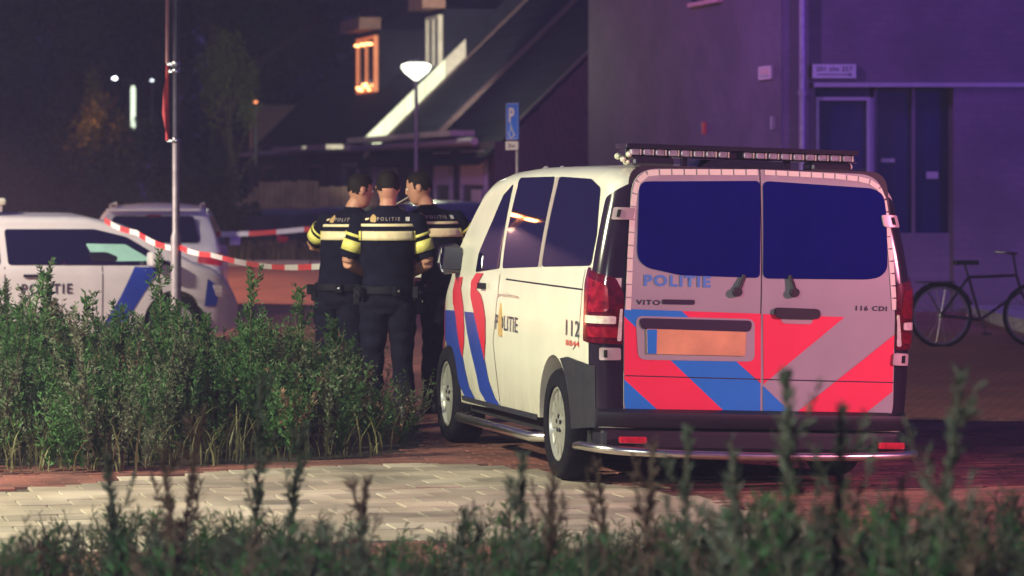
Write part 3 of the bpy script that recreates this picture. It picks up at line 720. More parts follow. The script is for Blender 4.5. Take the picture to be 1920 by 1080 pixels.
canopy(B, 0, 5.0)
for px in (890, 833):
    a = (px - 960) / FPX; t = (-.676 - a * 62.8) / (.2192 + a * .9757)
    if t < 5: hwindow(B, t, 2.1 if px == 890 else 1.5, .3, 2.45, 0, 'door', None, .55)
c = MB(); a = (902 - 960) / FPX; t = (-.676 - a * 62.8) / (.2192 + a * .9757); hbox(c, t - .38, t + .38, -.10, -.07, .3, 1.75); B(c, 'curtain', M['blind'])
h2, B = house(5.0, 10.8, 'dark row house with a verge strip coloured pale as if lamplit along the far edge of its roof', -.20)
canopy(B, 5.0, 10.8)
a = (833 - 960) / FPX; t = (-.676 - a * 62.8) / (.2192 + a * .9757); 
if t >= 5: hwindow(B, t, 1.7, .3, 2.45, 0, 'door', None, .55)
a = (722 - 960) / FPX; t = (-.676 - a * 62.8) / (.2192 + a * .9757); hwindow(B, t, 2.6, 1.0, 2.4, 0, 'window', None, .8)
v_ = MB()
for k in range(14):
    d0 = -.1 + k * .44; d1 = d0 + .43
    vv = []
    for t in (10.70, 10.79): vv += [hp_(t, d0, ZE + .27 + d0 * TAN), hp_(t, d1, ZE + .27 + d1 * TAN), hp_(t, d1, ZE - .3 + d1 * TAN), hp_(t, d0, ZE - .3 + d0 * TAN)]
    v_.add(vv, [(0,1,2,3),(7,6,5,4),(0,4,5,1),(1,5,6,2),(2,6,7,3),(3,7,4,0)], 0 if k < 4 else 1 if k < 5 else 2)  # pale, then mid, then dark pieces: lamplight fading put into the colours
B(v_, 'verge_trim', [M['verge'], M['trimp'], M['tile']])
h3, B = house(10.8, 14.2, 'row house with a narrow pale dormer window close to the lamp head', .18)
dormer(B, 11.75, 1.62, 1.4, 4.32, 1.15, False); canopy(B, 11.4, 14.0, 2.6, .8); hwindow(B, 12.8, 1.8, .9, 2.3)
h4, B = house(14.2, 20.5, 'row house with a dormer window framed in glowing orange string lights', .18)
fo = dormer(B, 16.96, 1.10, 2.3, 3.95, 1.28, True); canopy(B, 14.6, 19.0, 2.6, .8); hwindow(B, 17.5, 2.0, .9, 2.3, framem='hood')
off = fo.parent.location; rnd = random.Random(5)
for i in range(15):
    if i < 6: t = 16.02 + i * .38; z = 5.03 + rnd.uniform(-.05, .05)
    else: t = 16.2 + (i - 6) * .19; z = 4.06 + rnd.uniform(-.06, .09) 
    p = hp_(t, 1.0, z) - off; b_ = MB(); b_.lathe([(.001, -.035), (.03, -.02), (.035, 0), (.03, .02), (.001, .035)], 8, M=Matrix.Translation(p)); b_.build('bulb', M['bulb'], fo, True)
h5, B = house(20.5, 27.1, 'dark row house at the far left end of the terrace', .18)
c = MB(); hbox(c, 27.1, 27.3, -.02, 5.5, 0, 3.9); B(c, 'end_wall', M['wallb']); hwindow(B, 24.3, 2.0, .9, 2.3, framem='hood')
c = MB(); c.tube([hp_(27.0, -.12, 0), hp_(27.0, -.12, 3.9)], .05, 8); B(c, 'downpipe', M['hood'])

# ------------------------------------------------------------------ brick building at the right
M['walla'] = brickmat('purple_brown_brick', (.145, .10, .13), (.125, .085, .115), (.12, .09, .12), rot=(R(90), 0, math.atan2(.9757, -.2192)), bump=.25)
M['wallf'] = brickmat('purple_brown_brick_front', (.17, .11, .14), (.15, .10, .13), (.14, .10, .13), rot=(R(90), 0, 0), bump=.25)
M['shopglass'] = mat('dark_shop_glass', (.015, .012, .07), .15, var=.4, scale=.5, spec=.6)
M['frame'] = mat('grey_door_frame', (.36, .30, .33), .5, var=.1)
bld = empty('brick_building', (3.73, 48, 0)); tag(bld, 'tall purple brick building behind the van with grey downpipe and doorway', 'building')
Cn = Vector((3.73, 48, 0))
b = MB()
def wall_l(mb, t0, t1, d0, d1, z0, z1): 
    v = [U * t + IN * d + Vector((0, 0, z)) for z in (z0, z1) for t, d in ((t0, d0), (t1, d0), (t1, d1), (t0, d1))]
    return mb.add(v, [(3,2,1,0),(4,5,6,7),(0,1,5,4),(1,2,6,5),(2,3,7,6),(3,0,4,7)])
wall_l(b, .0, 11.1, 0, .3, -.2, 11); b.build('side_wall', M['walla'], bld)
b = MB(); wall_l(b, 10.8, 11.1, .3, 8, -.2, 11); b.build('back_wall', M['walla'], bld)
def fx_(px, Y=48): return (px - 960) / FPX * Y - 3.73
def fz_(py, Y=48): return CAM_H - (py - HOR) * Y / FPX
b = MB(); x0, x1 = fx_(1528), fx_(1788); zl = fz_(162)
b.box((0.02, .003, -.2), (x0, .3, 11)); b.box((x1, .003, -.2), (9.5, .3, 11)); b.box((x0, .003, zl), (x1, .3, 11)); b.build('front_wall', M['wallf'], bld)
b = MB(); b.box((fx_(1640), .06, -.2), (x1, .3, fz_(437))); b.build('parapet', M['wallf'], bld)
b = MB(); b.box((x0 - .02, -.07, zl - .01), (9.0, .02, zl + .05)); b.build('lintel_strip', M['frame'], bld)
b = MB(); b.box((fx_(1640), .20, fz_(437)), (x1, .24, zl - .02)); sg_ = b.build('shop_window', M['shopglass'], bld)
for px in (1640, 1712, 1782):
    b = MB(); b.box((fx_(px), .14, fz_(437)), (fx_(px) + .045, .20, zl - .02)); b.build('mullion', M['wallf'], sg_)
b = MB(); b.box((fx_(1740), .17, fz_(335)), (fx_(1762), .195, fz_(322))); b.build('notice', M['frame'], sg_)
b = MB(); b.box((fx_(1655), .17, fz_(304)), (fx_(1680), .195, fz_(297))); b.build('notice', M['frame'], sg_)
b = MB(); xa, xb = fx_(1530), fx_(1632); zt_ = fz_(182)
b.box((xa, .02, -.1), (xa + .045, .12, zt_)); b.box((xb - .045, .02, -.1), (xb, .12, zt_)); b.box((xa + .045, .02, zt_ - .045), (xb - .045, .12, zt_)); fr = b.build('door_frame', M['frame'], bld)
b = MB(); b.box((xa + .045, .08, -.1), (xb - .045, .11, zt_ - .045)); dl = b.build('door', M['shopglass'], bld)
b = MB(); b.box((xa + .1, .03, .95), (xa + .13, .06, 1.15)); b.build('handle', M['frame'], dl)
b = MB(); b.box((xa + .06, .07, 2.0), (xb - .06, .078, 2.06)); b.build('rail', M['badge'], dl)
b = MB(); b.box((x0, .12, zt_), (fx_(1640), .3, zl - .012)); b.build('transom', M['shopglass'], bld)
b = MB(); b.box((fx_(1640) - .05, .12, -.1), (fx_(1640), .3, zl - .012)); b.build('mullion', M['frame'], bld)
b = MB(); X = fx_(1503); b.tube([(X, -.10, -.1), (X, -.10, 11)], .043, 10)
for z in (1.2, 3.1, 5.0): b.lathe([(.052, -.03), (.058, -.03), (.058, .03), (.052, .03)], 10, M=Matrix.Translation((X, -.10, z)))
b.build('downpipe', M['galv'], bld, True)
# first-floor window sill corner on the side wall and two little reflectors
def wt(px): a = (px - 960) / FPX; return (3.73 - a * 48) / (.2192 + a * .9757)
def wz(px, py): t = wt(px); return CAM_H - (py - HOR) * (48 + .9757 * t) / FPX
b = MB(); t0, t1 = wt(1355), wt(1298); wall_l(b, t0, t1, -.08, .0, wz(1325, 9), wz(1325, 9) + .06); b.build('window_sill', mat('pink_lit_sill', (.6, .3, .3), .5), bld)
b = MB(); wall_l(b, t0, t1, -.02, .01, wz(1325, 9) + .06, 6.5); wf = b.build('window', M['pane'], bld)
b = MB(); wall_l(b, t0, t0 + .9, -.035, -.02, wz(1325, 9) + .08, 6.5); b.build('curtain', mat('red_curtain', (.55, .12, .12), .6, emit=(1, .15, .12), estr=.12), wf)  # faint red glow put into the curtain, no lamp behind it
for px, py in ((1323, 240), (1452, 230)):
    b = MB(); t = wt(px); z = wz(px, py); wall_l(b, t - .04, t + .04, -.05, 0, z - .09, z + .09); b.build('wall_anchor', M['redprint'] if px < 1400 else M['frame'], bld)
# signs on the wall
t0, t1 = wt(1450), wt(1426); z0 = wz(1438, 149); z1 = wz(1438, 124)
nb_ = empty('wall_notice', Cn + U * t0, 0); tag(nb_, 'small square pale notice on the purple side wall left of the downpipe', 'sign')
b = MB(); wall_l(b, 0, t1 - t0, -.035, -.005, z0, z1); pn = b.build('panel', mat('faded_notice', (.55, .42, .42), .5, var=.1), nb_)
for k in range(3):
    b = MB(); zz = z1 - .045 - k * .045; wall_l(b, .10, (t1 - t0) - .12, -.038, -.034, zz - .012, zz + .004); b.build('printed_line', M['redprint'] if k < 2 else M['badge'], pn)
sn = empty('house_number_sign', (at(1564, 135, 47.96).x, 47.96, 0)); tag(sn, 'pale sign reading 201 t/m 257 with an arrow above the doorway', 'sign')
xs0 = at(1523, 0, 47.96).x - sn.location.x; xs1 = -xs0; z0, z1 = fz_(147), fz_(121)
M['signp'] = mat('pale_sign_face', (.55, .50, .48), .5, var=.05)
b = MB(); b.box((xs0, -.03, z0), (xs1, .035, z1)); pn = b.build('panel', M['signp'], sn, bevel=.006)
SF = lambda u, v, off: (u, -.03 - off, v)
lettering('number_text', '201 t/m 257', SF, M['badge'], pn, xs0 + .05, z0 + .095, .07, (xs1 - xs0) - .10, 1, 1.0, .012, .003)
b = MB(); b.box((xs0 + .06, -.034, z0 + .045), (xs1 - .10, -.031, z0 + .058)); b.add([(xs1 - .10, -.034, z0 + .028), (xs1 - .05, -.034, z0 + .051), (xs1 - .10, -.034, z0 + .075)], [(0,1,2)]); b.build('arrow', M['badge'], pn)
stp = MB(); stp.box((6.3, 42, -.01), (14, 47.9, .16)); tag(stp.build('pavement', cm), kind='structure')
stp = MB(); stp.box((5.75, 33.6, -.01), (12, 34.1, .13)); tag(stp.build('concrete_edge', mat('dark_concrete', (.10, .09, .10), .8), bevel=.02), 'low dark concrete edge on the ground behind the van at the right', 'kerb')
# ------------------------------------------------------------------ cars behind
def car(name, label, loc, heading, paint, H=1.50, L=4.3, Wd=.89, detail=True, group=None, ws=0):
    hw = lambda z: Wd - .02 * max(0, (.8 - z) / .5) ** 2 if z < .90 else Wd - .24 * ((z - .90) / .6) ** 1.15
    k = H / 1.50
    zt = lerp_tab([(0, .98*k), (.04, 1.02*k), (.16, 1.20*k), (.34, 1.38*k), (.55, 1.44*k), (1.2, 1.49*k), (2.1+ws, 1.485*k), (2.6+ws, 1.38*k), (3.0+ws, 1.16*k), (3.3+ws, .99*k), (3.72+ws*.6, .92*k), (4.02+ws*.2, .84*k), (4.2, .72*k), (4.3, .58*k)])
    plan = lerp_tab([(0, 0), (3.1, 0), (3.7, .05), (4.05, .14), (4.3, .38)])
    zb = lerp_tab([(0, .34), (.3, .22), (4.0, .2), (4.3, .26)])
    rs = lambda z: .30 * max(0, (z - .95) / .5) ** 1.1 + .05 * max(0, (.6 - z) / .3)
    h = Hull(L, hw, plan, zt, zb, rs, rc=.09, rcx=.16, rr=.16, crown=.035, fade=.9)
    r = empty(name, loc, heading); tag(r, label, 'car', group)
    ys = [.3,.45,.6,.8,1.1,1.5,1.9,2.1,2.3,2.5,2.7,2.9,3.1,3.25,3.35,3.5,3.7,3.9,4.05,4.15,4.25,4.3]
    h.body('body', paint, r, ys, [(.85, .31), (3.45, .31)] if detail else [], .37, .34, M['dark'])
    for yy in (.85, 3.45):
        for sg in (-1, 1): wheel(r, sg * (Wd - .12), yy, .315, .20, sg, 7)
    for sg in (-1, 1):
        F = h.side(sg)
        patch('side_window', rpoly([(.62, .98*k), (1.50, .97*k), (1.50, 1.34*k), (1.1, 1.35*k), (.78, 1.27*k)], .05), F, M['glass'], r, .06, .006)
        fw = patch('side_window', rpoly([(1.58, .97*k), (3.05+ws, .95*k), (2.55+ws, 1.26*k), (2.2+ws, 1.345*k), (1.58, 1.35*k)], .04), F, M['glass'], r, .06, .006)
        for y in (1.54, 2.62): patch('door_seam', poly_strip([(y, .35), (y, .95)], .012), F, M['badge'], r, .1, .003, False)
        for y in (1.62 + .12, .85): patch('door_handle', rpoly([(y, .84), (y + .17, .84), (y + .17, .87), (y, .87)], .01), F, M['black'], r, .1, .025)
        m_ = MB(); m_.box((sg*(Wd+.02), 2.72+ws, .94*k), (sg*(Wd+.18), 2.86+ws, 1.10*k)); m_.build('side_mirror', paint, r, bevel=.03)
        TLp = h.corner(sg)
        patch('tail_lamp', rpoly([(-.12, .78), (.12, .76), (.40, .80), (.40, .88), (.12, .93), (-.12, .92)], .02), TLp, M['lampred'], r, .05, .012)
        patch('headlight', rpoly([(3.95, .60), (4.20, .58), (4.18, .68), (3.90, .74)], .03), F, M['lampclear'], r, .05, .01)
    patch('rear_window', rpoly([(-.62, 1.02*k), (.62, 1.02*k), (.53, 1.36*k), (-.53, 1.36*k)], .06), h.rear(), M['glass'], r, .06, .008)
    patch('windscreen', rpoly([(-.52, 2.62+ws), (.52, 2.62+ws), (.64, 3.2+ws), (-.64, 3.2+ws)], .06), h.top(), M['glass'], r, .08, .008)
    patch('rear_bumper', rpoly([(-.74, .36), (.74, .36), (.70, .52), (-.70, .52)], .04), h.rear(), M['black'], r, .1, .02)
    patch('number_plate', rpoly([(-.26, .66), (.26, .66), (.26, .77), (-.26, .77)], .01), h.rear(), M['plate'], r, .1, .015)
    return r, h, paint
M['carwhite'] = mat('white_car_paint', (.74, .74, .72), .25, var=.05, coat=.6)
M['carsilver'] = mat('pale_silver_car_paint', (.66, .64, .61), .3, 0, var=.05, coat=.6)
M['cardark'] = mat('dark_blue_car_paint', (.012, .012, .03), .25, var=.1, coat=.6)
M['mint'] = mat('mint_window_light', (.34, .66, .52), .5, var=.15, scale=3)
hd = math.atan2(.42, .907) - math.pi / 2
pc, ph_, _ = car('police_car', 'white police hatchback in side view behind the weeds, blue stripe on its front wing', (at(408, 600, 38.6).x - 4.25 * .907, 38.6 - 4.25 * .42, 0), hd, M['carsilver'], 1.50, ws=.38)
F = ph_.side(1)
patch('window_light_patch', rpoly([(2.55, 1.00), (3.20, 1.00), (2.90, 1.18), (2.46, 1.19)], .02), F, M['mint'], pc, .08, .011)  # mint patch stands in for light seen through the window
patch('seat_shape', rpoly([(2.50, 1.0), (2.78, 1.0), (2.80, 1.05), (2.68, 1.10), (2.48, 1.10)], .03), F, M['black'], pc, .08, .014)
patch('blue_stripe', rpoly([(2.62, .30), (2.86, .30), (3.06, .62), (3.28, .93), (2.98, .94), (2.82, .62)], .01), F, M['sideblue'], pc, .08, .006, False)
patch('blue_stripe', rpoly([(3.80, .50), (3.95, .50), (4.00, .70), (3.84, .80)], .01), F, M['sideblue'], pc, .08, .006, False)
lettering('side_lettering', 'POLITIE', F, M['badge'], pc, 1.72, .66, .11, .56, 1, 1.2, .02, .008)
b = MB(); b.box((-.56, 1.42, 1.60), (.56, 1.66, 1.68)); lb_ = b.build('light_bar', M['glint'], pc, bevel=.03)
b = MB(); b.box((-.54, 1.46, 1.53), (.54, 1.62, 1.598)); b.build('bar_base', M['silver'], lb_, bevel=.01)
for x in (-.4, .35): b = MB(); b.box((x, 1.415, 1.595), (x + .05, 1.665, 1.683)); b.build('bar_divider', M['badge'], lb_)
suv, sh_, _ = car('white_suv', 'white parked hatchback seen from behind, next to the lamp post', (at(286, 600, 45.5).x, 45.5, 0), R(3), M['carwhite'], 1.56, Wd=.90)
b = MB(); b.box((-.62, .22, 1.475), (.62, .46, 1.51)); b.build('roof_spoiler', M['carwhite'], suv, bevel=.02)
for sg in (-1, 1):
    b = MB(); b.tube([(sg*.60, .7, 1.52), (sg*.60, .8, 1.565), (sg*.60, 2.0, 1.58), (sg*.60, 2.2, 1.53)], .014, 8); b.build('roof_rail', M['silver'], suv, True)
patch('reflector', rpoly([(-.1, 1.40), (.1, 1.40), (.1, 1.43), (-.1, 1.43)], .01), sh_.rear(), M['lampdark'], suv, .1, .012)
car('parked_car', 'dark parked car in front of the fence, left one of the pair', (at(487, 500, 68.5).x, 68.5, -.06), R(-20), M['cardark'], 1.42, detail=False, group='dark parked cars')
car('parked_car', 'dark parked car in front of the fence, right one of the pair', (at(592, 500, 67).x, 67.0, -.06), R(-22), M['cardark'], 1.46, detail=False, group='dark parked cars')
car('parked_car', 'dark parked car directly behind the three officers and the van nose', (at(868, 500, 50).x, 50, gz(50)), R(10), M['cardark'], 1.44, detail=False, group='dark parked cars')

# ------------------------------------------------------------------ lamp posts, pole with banner, signs
dl = empty('street_lamp', (LAMP[0], LAMP[1], .0)); tag(dl, 'lit dish-shaped street lamp on a slim pole before the tiled roofs', 'street lamp')
zl_ = LAMP[2]
b = MB(); b.tube([(0, 0, 0), (0, 0, .8), (0, 0, .85), (0, 0, zl_ - .16)], [.06, .06, .042, .032], 12); b.build('pole', M['galv'], dl, True)
M['dish'] = mat('lit_lamp_dish', (.9, .9, .8), .4, var=0, emit=(.95, 1, .78), estr=3.2)
b = MB(); b.lathe([(.02, -.22), (.12, -.14), (.22, -.06), (.28, .03), (.27, .08), (.17, .12), (.001, .13)], 28, M=Matrix.Translation((0, 0, zl_))); o = b.build('lamp_shade', M['dish'], dl, True, 80)
b = MB(); b.lathe([(.16, .105), (.11, .15), (.001, .17)], 20, M=Matrix.Translation((0, 0, zl_ + .012))); b.build('lamp_cap', M['galv'], dl, True)
# the glow is the lamp itself
pole = empty('lamp_post', (at(330, 0, 34).x, 34, 0)); tag(pole, 'tall grey lamp post with a rolled red banner clamped to it', 'lamp post')
b = MB(); b.tube([(0,0,0), (0,0,1.30), (0,0,1.36), (0,0,2.24)], [.052,.052,.036,.036], 14); b.build('lower_pole', M['galv'], pole, True, 60)
b = MB(); b.tube([(0,0,2.24), (0,0,7.5)], .032, 14); b.build('upper_pole', M['darkpole'], pole, True, 60)
for z in (2.25, 2.93, 3.0):
    b = MB(); b.lathe([(.04, -.022), (.044, 0), (.04, .022)], 12, M=Matrix.Translation((0, 0, z))); b.box((-.085, -.012, z - .012), (-.03, .012, z + .012)); b.build('clamp', M['chrome'], pole, True)
b = MB(); b.tube([(-.085,0,2.25), (-.085,0,2.99)], .018, 10); b.build('banner_rod', mat('red_banner_roll', (.50, .045, .05), .6, var=.3), pole, True)
b = MB(); b.add([(-.07,-.01,2.27), (-.10,-.03,2.35), (-.135,-.02,2.52), (-.12,-.03,2.75), (-.075,-.01,2.97), (-.07,.01,2.27), (-.09,.02,2.35), (-.125,.03,2.52), (-.11,.02,2.75), (-.075,.012,2.97)], [(0,1,2,3,4),(9,8,7,6,5)]+[(i,5+i,5+(i+1)%5,(i+1)%5) for i in range(5)]); b.build('banner', bpy.data.materials['red_banner_roll'], pole)
b = MB(); b.tube([(-.085,0,3.01), (-.078,0,7.5)], .019, 10); b.build('upper_rod', mat('pink_rod', (.62,.33,.30), .5, var=.1), pole, True)
b = MB(); b.tube([(0,0,7.5), (.1,0,7.7), (.7,0,7.85)], .03); b.box((.6,-.1,7.78),(1.1,.1,7.9)); b.build('lamp_head', M['darkpole'], pole)

ps = empty('parking_sign', (at(970, 0, 40).x, 40, 0)); tag(ps, 'blue parking sign with white P and wheelchair symbol on a thin post', 'sign')
b = MB(); b.tube([(0,0,0), (0,0,2.3)], .022, 10); b.build('post', M['galv'], ps, True)
A_ = Matrix.Rotation(R(-62), 4, 'Z') @ Matrix.Identity(4)
sp = MB(); sw = .285; x_c = -.055
SM = Matrix.Translation((x_c, -.02, 0)) @ Matrix.Rotation(R(-60), 4, 'Z')
sz0, sz1 = CAM_H + (HOR-262)/162.5, CAM_H + (HOR-193)/162.5
def SP(u, v, off): return SM @ Vector((u, -.006 - off, v))
b = MB(); b.prism(rpoly([(-sw/2, sz0), (sw/2, sz0), (sw/2, sz1), (-sw/2, sz1)], .02), -.005, .005, M=SM @ Matrix.Rotation(R(90), 4, 'X')); sb = b.build('panel', mat('blue_sign_face', (.02, .20, .85), .35, var=.05), ps)
edge = rpoly([(-sw/2+.008, sz0+.008), (sw/2-.008, sz0+.008), (sw/2-.008, sz1-.008), (-sw/2+.008, sz1-.008)], .02)
for i in range(len(edge)):
    pass
patch('panel_border', poly_strip([(-sw/2+.012, sz0+.012), (sw/2-.012, sz0+.012), (sw/2-.012, sz1-.012), (-sw/2+.012, sz1-.012), (-sw/2+.012, sz0+.0125)], .007), SP, M['white'], sb, .5, .002, False)
lettering('letter_p', 'P', SP, M['white'], sb, -.07, sz0 + .20, .17, .125, 1, 1, .03, .003)
wc = MB()
def wtube(pts, r): wc.tube([SP(a, sz0 + c, .006) for a, c in pts], r, 6)
wtube([(-.02, .165), (-.015, .11), (.03, .105), (.055, .05), (.075, .055)], .009); wtube([(-.018, .14), (.02, .135)], .007)
wtube([(.03 * 0 + .055 * math.cos(a) - .005, .075 + .05 * math.sin(a)) for a in [R(x) for x in range(150, 380, 20)]], .007)
wc.lathe([(.001, -.012), (.012, 0), (.001, .012)], 8, M=Matrix.Translation(SP(-.02, sz0 + .182, .006)))
wc.build('wheelchair_symbol', M['white'], sb, True)
b = MB(); zz1 = CAM_H + (HOR-265)/162.5; zz0 = CAM_H + (HOR-281)/162.5
b.box((-sw/2, -.012, zz0), (sw/2, -.003, zz1), M=SM); sb2 = b.build('lower_panel', M['white'], ps)
lettering('panel_text', '2x', SP, M['badge'], sb2, -.09, zz0 + .028, .045, .18, 1, 1, .02, .008)

# far lamp with a lit pillar, amber lamp among the trees
M['farlit'] = mat('lamplit_pole_glow', (.9, .9, .8), .4, var=0, emit=(.85, 1, .75), estr=1.4)  # pole section glows itself, imitating lamp light falling on it
M['farhead'] = mat('lit_far_head', (1, 1, 1), .4, var=0, emit=(.9, .95, 1), estr=9)
fl = empty('far_lamp_post', (at(250, 0, 90).x, 90, 0)); tag(fl, 'distant lamp post with a bright lit column and a side arm at the left', 'street lamp')
zf = lambda py: CAM_H + (HOR - py) * 90 / FPX
b = MB(); b.tube([(0,0,-.1), (0,0,zf(245))], .05); b.tube([(0,0,zf(163)), (0,0,zf(152)), (-.2,0,zf(150)), (-.42,0,zf(147))], .015); b.build('pole', M['darkpole'], fl, True)
b = MB(); b.tube([(0,-.06,zf(243)), (0,-.06,zf(236)), (0,-.06,zf(168)), (0,-.06,zf(161))], [.03,.065,.065,.045], 10); b.build('lit_column', M['farlit'], fl, True)
b = MB(); b.lathe([(.001,-.04),(.05,-.03),(.07,.01),(.001,.05)], 12, M=Matrix.Translation((-.48,0,zf(147)))); b.build('lamp_head', M['farhead'], fl, True)
def orb(name, label, px, py, Y, r, col, est, poleto=0):
    e = empty(name, (at(px, 0, Y).x, Y, 0)); tag(e, label, 'street lamp'); z = at(px, py, Y).z
    b = MB(); b.tube([(0,0,-.1), (0,0,z)], .035); b.build('pole', M['darkpole'], e, True)
    b = MB(); b.lathe([(.001,-r),(r*.8,-r*.6),(r,0),(r*.8,r*.6),(.001,r)], 12, M=Matrix.Translation((0,0,z))); b.build('lamp_head', mat('lit_orb', (1,1,1), .4, var=0, emit=col, estr=est), e, True)
orb('far_street_lamp', 'tiny distant white lamp left of the tall lamp post', 285, 151, 95, .045, (.9,.95,1), 3)
orb('amber_lamp', 'tiny amber lamp at the end wall of the terrace', 479, 191, 86, .05, (1,.25,.06), 3)
point('amber_glow_light', (at(160, 205, 92).x, 92, 3.6), (1, .33, .06), 45, .2)
# posts outside the frame: key and sodium street lamps, plus added fill lamps
def tall_lamp(loc, label, col, heads, h):
    e = empty('street_lamp', (loc[0], loc[1], 0)); tag(e, label, 'street lamp')
    b = MB(); b.tube([(0,0,0), (0,0,h)], [.08,.05], 12); b.build('pole', M['galv'], e, True)
    hm = mat('lamp_glass', (1,1,1), .3, var=0, emit=col, estr=60)
    for dx in heads:
        b = MB(); b.tube([(0,0,h-.05), (dx*.5,0,h+.1), (dx,0,h+.12)], .025); b.build('arm', M['galv'], e, True)
        b = MB(); b.box((dx-.18,-.12,h+.10),(dx+.18,.12,h+.20)); b.build('lamp_head', M['galv'], e, bevel=.02)
        b = MB(); b.lathe([(.001,-.07),(.10,-.05),(.13,0),(.001,.03)], 12, M=Matrix.Translation((dx,0,h+.08))); b.build('lamp_bowl', hm, e, True)
tall_lamp((SODIUM[0], SODIUM[1]), 'two-headed amber street lamp at the far left of the red road', (1,.30,.08), (-.16,.16), SODIUM[2] + .1)
tall_lamp((SECOND[0]-.3, SECOND[1]), 'added fill lamp on a post left of the parked police car', (1,.8,.6), (.25,), SECOND[2] + .1)
tall_lamp((-3.6-.3, 3.6), 'added post for the weed fill light left of the viewpoint', (.9,.95,.85), (.25,), 4.1)
tall_lamp((KEY[0]-.3, KEY[1]), 'street lamp standing left of the weeds with a pale yellow head', (1,.9,.6), (.25,), KEY[2] + .1)
tall_lamp((ROSE[0], ROSE[1]), 'added post for the rose fill light right of the viewpoint', (1,.4,.55), (.4,), ROSE[2] + .1)

# ------------------------------------------------------------------ barrier tapes
def tape(name, label, pts, w=.055, n=None):
    V = []; F = []; MI = []; red = mat('tape_red', (.75, .05, .05), .4, var=.1); wh = mat('tape_white', (.80, .78, .72), .4, var=.05)
    P = [Vector(p) for p in pts]; S_ = []
    for a, b in zip(P, P[1:]):
        m = max(2, int((b - a).length / .12))
        for i in range(m):
            t = i / m; p = a.lerp(b, t); p.z -= .05 * math.sin(math.pi * t) * (b - a).length / 3; S_.append(p)
    S_.append(P[-1]); L = 0
    for i, p in enumerate(S_):
        tw = .5 * math.sin(L * 1.7) ; d = Vector((0, math.sin(tw) * .6, math.cos(tw))) * w / 2
        V += [p + d, p - d]
        if i: L += (p - S_[i-1]).length; MI.append(0 if int(L / .36) % 2 == 0 else 1); F.append((2*i-2, 2*i-1, 2*i+1, 2*i))
    o = mesh(name, V, F, [red, wh], None, mi=MI); md = o.modifiers.new('t', 'SOLIDIFY'); md.thickness = .002
    return tag(o, label, 'barrier tape')
px0 = at(330, 468, 33.95)
tape('barrier_tape', 'red and white barrier tape running from the police car to the lamp post', [at(196, 413, 36.5), at(255, 436, 35.3), at(322, 466, 33.98)], .06)
tape('barrier_tape', 'red and white barrier tape running from the lamp post to behind the officers', [at(337, 464, 33.98), at(395, 478, 33), at(610, 499, 30), at(830, 512, 28)], .052)
tape('barrier_tape', 'far red and white barrier tape above the grass behind the white hatchback', [at(380, 439, 47), at(570, 430, 47), at(640, 424, 47)], .075)

# ------------------------------------------------------------------ wooden fence
M['wood'] = mat('weathered_fence_wood', (.50, .30, .22), .8, var=.35, scale=2.5, bump=.4, bscale=30)
fe = empty('wooden_fence', (at(560, 0, 72).x, 72, .0)); tag(fe, 'brown vertical board fence in front of the row houses', 'fence')
rnd = random.Random(11)
for i in range(32):
    px = 398 + i * 10.2; x = at(px, 0, 72).x; top = 340 if px > 492 else 340 + (492 - px) * .95
    z = CAM_H + (HOR - top) * 72 / FPX + rnd.uniform(-.02, .02)
    if px > 600: z -= .1
    b = MB(); y = 0 if i % 2 else .03; b.box((x - fe.location.x - .052, y, -.1), (x - fe.location.x + .052, y + .022, max(z, .4))); b.build('board', M['wood'], fe)
for i in range(4):
    x = at(420 + i * 100, 0, 72).x - fe.location.x; b = MB(); b.box((x-.05, .06, -.1), (x+.05, .14, 1.2)); b.build('post', M['wood'], fe)

# ------------------------------------------------------------------ bicycle behind the van
bk = empty('bicycle', (at(1764, 0, 39).x, 39, 0), R(8)); tag(bk, 'dark bicycle parked against the wall right of the van', 'bicycle')
def bwheel(x, nm='wheel'):
    b = MB(); Mx = Matrix.Translation((x, 0, .35)) @ Matrix.Rotation(R(90), 4, 'X')
    b.lathe([(.345 + .02*math.cos(a), .02*math.sin(a)) for a in [i*math.pi/4 for i in range(8)]], 40, M=Mx, close=True); w = b.build(nm, M['tyre'], bk, True)
    b = MB(); b.lathe([(.325, -.012), (.305, -.012), (.300, 0), (.305, .012), (.325, .012)], 40, M=Mx, close=True); b.build('rim', M['chrome'], w, True)
    b = MB()
    for k in range(18): a = 2*math.pi*k/18; b.tube([Mx @ Vector((0,0,0)), Mx @ Vector((math.cos(a)*.305, math.sin(a)*.305, 0))], .0025, 4)
    b.lathe([(.02,-.04),(.02,.04)], 8, M=Mx); b.build('spokes', M['chrome'], w)
bwheel(0); bwheel(1.08)
fr = MB(); BB = (.46, 0, .30); ST = (.32, 0, .78); HT = (.88, 0, .80); HB = (.93, 0, .62)
for a, b_ in ((BB, ST), (BB, HB), (ST, HT), (HT, HB), ((0,0,.35), BB), ((0,0,.35), ST), (HB, (1.08,0,.35))): fr.tube([a, b_], .017, 8)
fr.build('frame', M['gloss'], bk, True)
b = MB(); b.tube([ST, (.28,0,.92)], .013); b.box((.16,-.08,.92),(.42,.08,.97)); b.build('saddle', M['black'], bk, bevel=.02)
b = MB(); b.tube([HT, (.84,0,1.02)], .013); b.tube([(.70,-.27,1.06),(.82,-.2,1.05),(.86,0,1.03),(.82,.2,1.05),(.70,.27,1.06)], .012); b.build('handlebar', M['gloss'], bk, True)
b = MB(); b.lathe([(.09,-.006),(.095,0),(.09,.006)], 20, M=Matrix.Translation(BB) @ Matrix.Rotation(R(90),4,'X')); b.tube([(.46,-.05,.30),(.5,-.06,.15)], .01); b.box((.45,-.14,.135),(.55,-.05,.16)); b.build('crank', M['badge'], bk)
